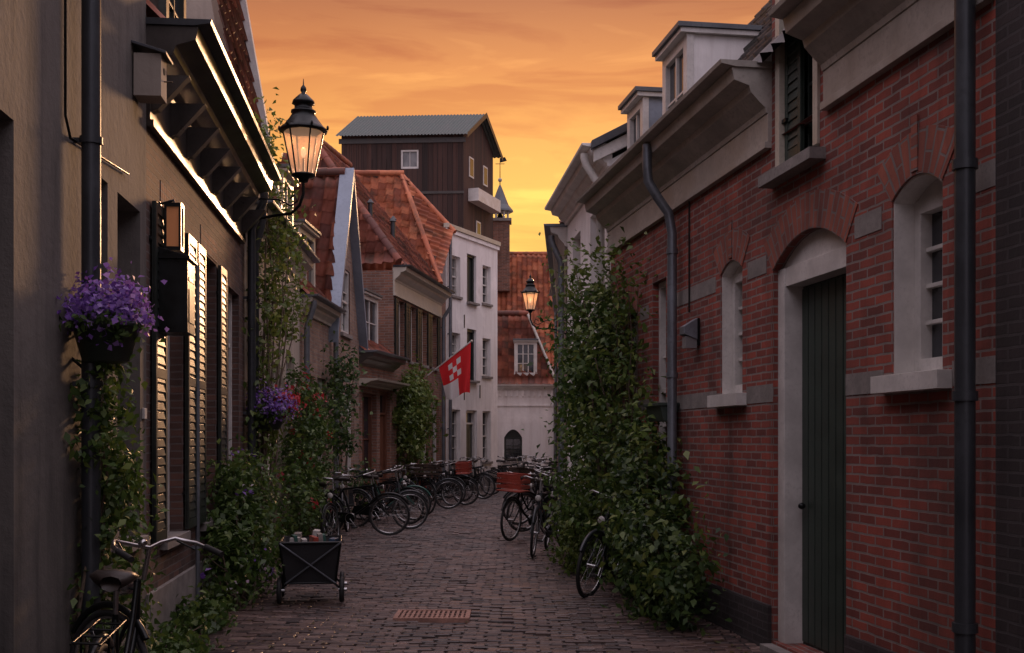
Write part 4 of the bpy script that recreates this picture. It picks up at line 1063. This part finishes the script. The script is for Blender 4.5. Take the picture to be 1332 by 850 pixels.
cv = [(-3.05,14.2,1.9,.15,.3,.55), (-3.05,14.3,3.0,.12,.25,.6), (-3.05,14.5,3.9,.16,.35,.45), (-3.0,14.8,4.7,.2,.35,.35), (-3.1,15.5,4.2,.15,.5,.35), (-3.1,14.4,5.3,.14,.2,.4), (-3.1,16.,3.4,.15,.6,.4)]
plant('climbing_plant', (-3.1, 14.3, 0), cv, 3000, .085, LEAF3, nst=18, seed=14, clump=.11, r=.015)
plant('rose_bush', (-3.1, 17.4, 0), [(-3.15,16.8,.9,.22,.5,.8), (-3.15,17.7,1.4,.26,.6,.9), (-3.2,18.6,1.1,.25,.5,1.0), (-3.15,17.2,2.2,.18,.45,.45), (-2.98,16.0,.55,.25,.4,.5)], 6000, .08, LEAF, [(REDF, 380, .075, None)], nst=12, seed=15, clump=.10)
plant('climbing_plant', (-2.6, 28.3, 0), [(-2.55,27.6,2.2,.25,.5,.9), (-2.4,28.5,2.6,.25,.7,.8), (-2.3,29.4,2.3,.25,.6,.9), (-2.45,28.4,1.3,.2,.8,.8)], 3600, .13, LEAF3, nst=8, seed=16, clump=.14)
plant('potted_plants', (-3.0, 20.4, 0), [(-3.05,20.2,1.9,.25,.5,.6), (-3.05,21,2.8,.2,.4,.5), (-3.0,22.5,.8,.2,.4,.4)], 1600, .1, LEAF2, nst=6, seed=17, clump=.12)
rgf = np.random.default_rng(77); n = 520; Yf = 8+rgf.random(n)**1.4*20; mbf = MB()
for i in range(n):
    Yc = float(Yf[i]); l_, r_ = wl(Yc)+.25, rwl(Yc)-.25; t = rgf.random(); t = t**2.4*.5 if rgf.random() < .5 else 1-t**2.4*.5
    X = l_+(r_-l_)*t; z = gz(X, Yc)+.010; a = rgf.random()*6.28; s_ = .018+.025*rgf.random(); ca, sa = math.cos(a)*s_, math.sin(a)*s_
    mbf.add([(X-ca,Yc-sa,z), (X+sa*.5,Yc-ca*.5,z+.006), (X+ca,Yc+sa,z+.002), (X-sa*.5,Yc+ca*.5,z+.005)], [[0,1,2,3]], DRYL)
mbf.build('fallen_leaves')

def basket(name, X, Y, z, flower, rr=.24, extra=None, seed=20):
    e = empty(name, (X, Y, z)); mb = MB()
    mb.rev([(0,-.2),(.10,-.2),(.13,-.19),(.185,.0),(.20,.0),(.20,.03),(.17,.03),(.15,-.02),(0,-.02)], (0,0,0), POT, 18)
    w = 1 if X > 0 else -1
    mb.tube([(0,0,-.2), (w*.12,0,-.24), (w*.28,0,-.1)], .01, IRON, 6)
    mb.build('pot', e)
    foliage('leaves', [(0,0,.06,rr*.95,rr*.95,.10), (.05,-.08,-.0,rr,rr,.06)], 420, .05, LEAF, e, seed, .04)
    foliage('flowers', [(0,0,.13,rr,rr,.14), (.06,-.1,.08,rr*.9,rr*.8,.14), (-.02,.1,.1,rr*.9,rr*.8,.12)], 1500, .035, flower, e, seed+1, .045, aspect=.95, shell=.75)
    if extra: foliage('flowers', [(.16,.1,.12,rr*.8,rr*.7,.12)], 420, .045, extra, e, seed+2, .05, aspect=.95)
basket('hanging_flower_basket', -2.33, 6.62, 2.24, PURP, .22)
basket('hanging_flower_basket', -2.98, 14.2, 1.92, PURP, .26, REDF, 30)

# ================================================================== WORLD / LIGHT / CAMERA
w = bpy.data.worlds.new('World'); scene.world = w; w.use_nodes = True
nt = w.node_tree; nt.nodes.clear()
out = nt.nodes.new('ShaderNodeOutputWorld'); bg = nt.nodes.new('ShaderNodeBackground'); nt.links.new(bg.outputs[0], out.inputs[0])
tc = nt.nodes.new('ShaderNodeTexCoord'); sp = nt.nodes.new('ShaderNodeSeparateXYZ'); nt.links.new(tc.outputs['Generated'], sp.inputs[0])
front = ramp(nt, sp.outputs[2], [(0, (1.0,.62,.16)), (.17, (1.0,.56,.11)), (.215, (1.0,.50,.11)), (.26, (.96,.41,.105)), (.305, (.78,.29,.09)), (.36, (.52,.19,.085)), (.55, (.48,.36,.36)), (1, (.51,.47,.50))])
back = ramp(nt, sp.outputs[2], [(0, (.40,.33,.35)), (.3, (.42,.39,.45)), (1, (.51,.47,.50))])
az = mapr(nt, sp.outputs[1], -.15, .75, 0, 1)
sky = mixc(nt, back, front, az)
dt = nt.nodes.new('ShaderNodeVectorMath'); dt.operation = 'DOT_PRODUCT'; nt.links.new(tc.outputs['Generated'], dt.inputs[0])
g_ = Vector((.03, .98, .17)).normalized(); dt.inputs[1].default_value = g_
sky = mixc(nt, sky, (1.12,1.20,1.25), mapr(nt, dt.outputs[1], .970, 1.0, 0, 1), 'MULTIPLY')
sky = mixc(nt, sky, (.84,.78,.82), mapr(nt, dt.outputs[1], .985, .93, 0, 1), 'MULTIPLY')
mp = nt.nodes.new('ShaderNodeMapping'); mp.inputs['Scale'].default_value = (1.5, 1.2, 10); mp.inputs['Rotation'].default_value = (0, D2(-12), 0)
nt.links.new(tc.outputs['Generated'], mp.inputs[0])
cl = nt.nodes.new('ShaderNodeTexNoise'); cl.inputs['Scale'].default_value = 2.6; cl.inputs['Detail'].default_value = 7; cl.inputs['Roughness'].default_value = .55; cl.inputs['Distortion'].default_value = .5
nt.links.new(mp.outputs[0], cl.inputs['Vector']); cl = cl.outputs[0]
sky2 = mixc(nt, sky, (1.20,1.30,1.25), mapr(nt, cl, .53, .64, 0, 1), 'MULTIPLY')
sky2 = mixc(nt, sky2, (.84,.74,.80), mapr(nt, cl, .47, .36, 0, 1), 'MULTIPLY')
ni = nt.nodes.new('ShaderNodeTexSky'); ni.sky_type = 'NISHITA'; ni.sun_disc = False; ni.sun_elevation = D2(4); ni.sun_rotation = D2(4)
nis = mixc(nt, (0,0,0), ni.outputs[0], .004)
sky3 = mixc(nt, sky2, nis, 1.0, 'ADD')
nt.links.new(sky3, bg.inputs[0])
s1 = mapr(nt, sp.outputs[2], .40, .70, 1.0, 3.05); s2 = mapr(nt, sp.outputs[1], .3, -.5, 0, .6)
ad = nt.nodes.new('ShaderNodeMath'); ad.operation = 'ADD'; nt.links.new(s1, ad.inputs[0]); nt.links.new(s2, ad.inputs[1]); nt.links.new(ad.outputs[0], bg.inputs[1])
s = bpy.data.lights.new('sun', 'SUN'); s.energy = 2.6; s.angle = D2(6); s.color = (1,.55,.28)
so = bpy.data.objects.new('sun', s); COL.objects.link(so)
azim = D2(6); el = D2(11); dv = Vector((math.sin(azim)*math.cos(el), math.cos(azim)*math.cos(el), math.sin(el)))
so.rotation_euler = dv.to_track_quat('Z', 'Y').to_euler()
so.location = (5, 60, 30)

cam = bpy.data.cameras.new('camera'); co = bpy.data.objects.new('camera', cam); COL.objects.link(co)
cam.sensor_width = 36; cam.lens = 40.54; cam.shift_y = 147/1332; cam.clip_end = 1000; cam.clip_start = .05
co.location = (0, 0, 1.6); co.rotation_euler = (math.pi/2, 0, 0)
scene.camera = co
scene.view_settings.view_transform = 'Standard'
try: scene.view_settings.look = 'None'
except Exception: pass
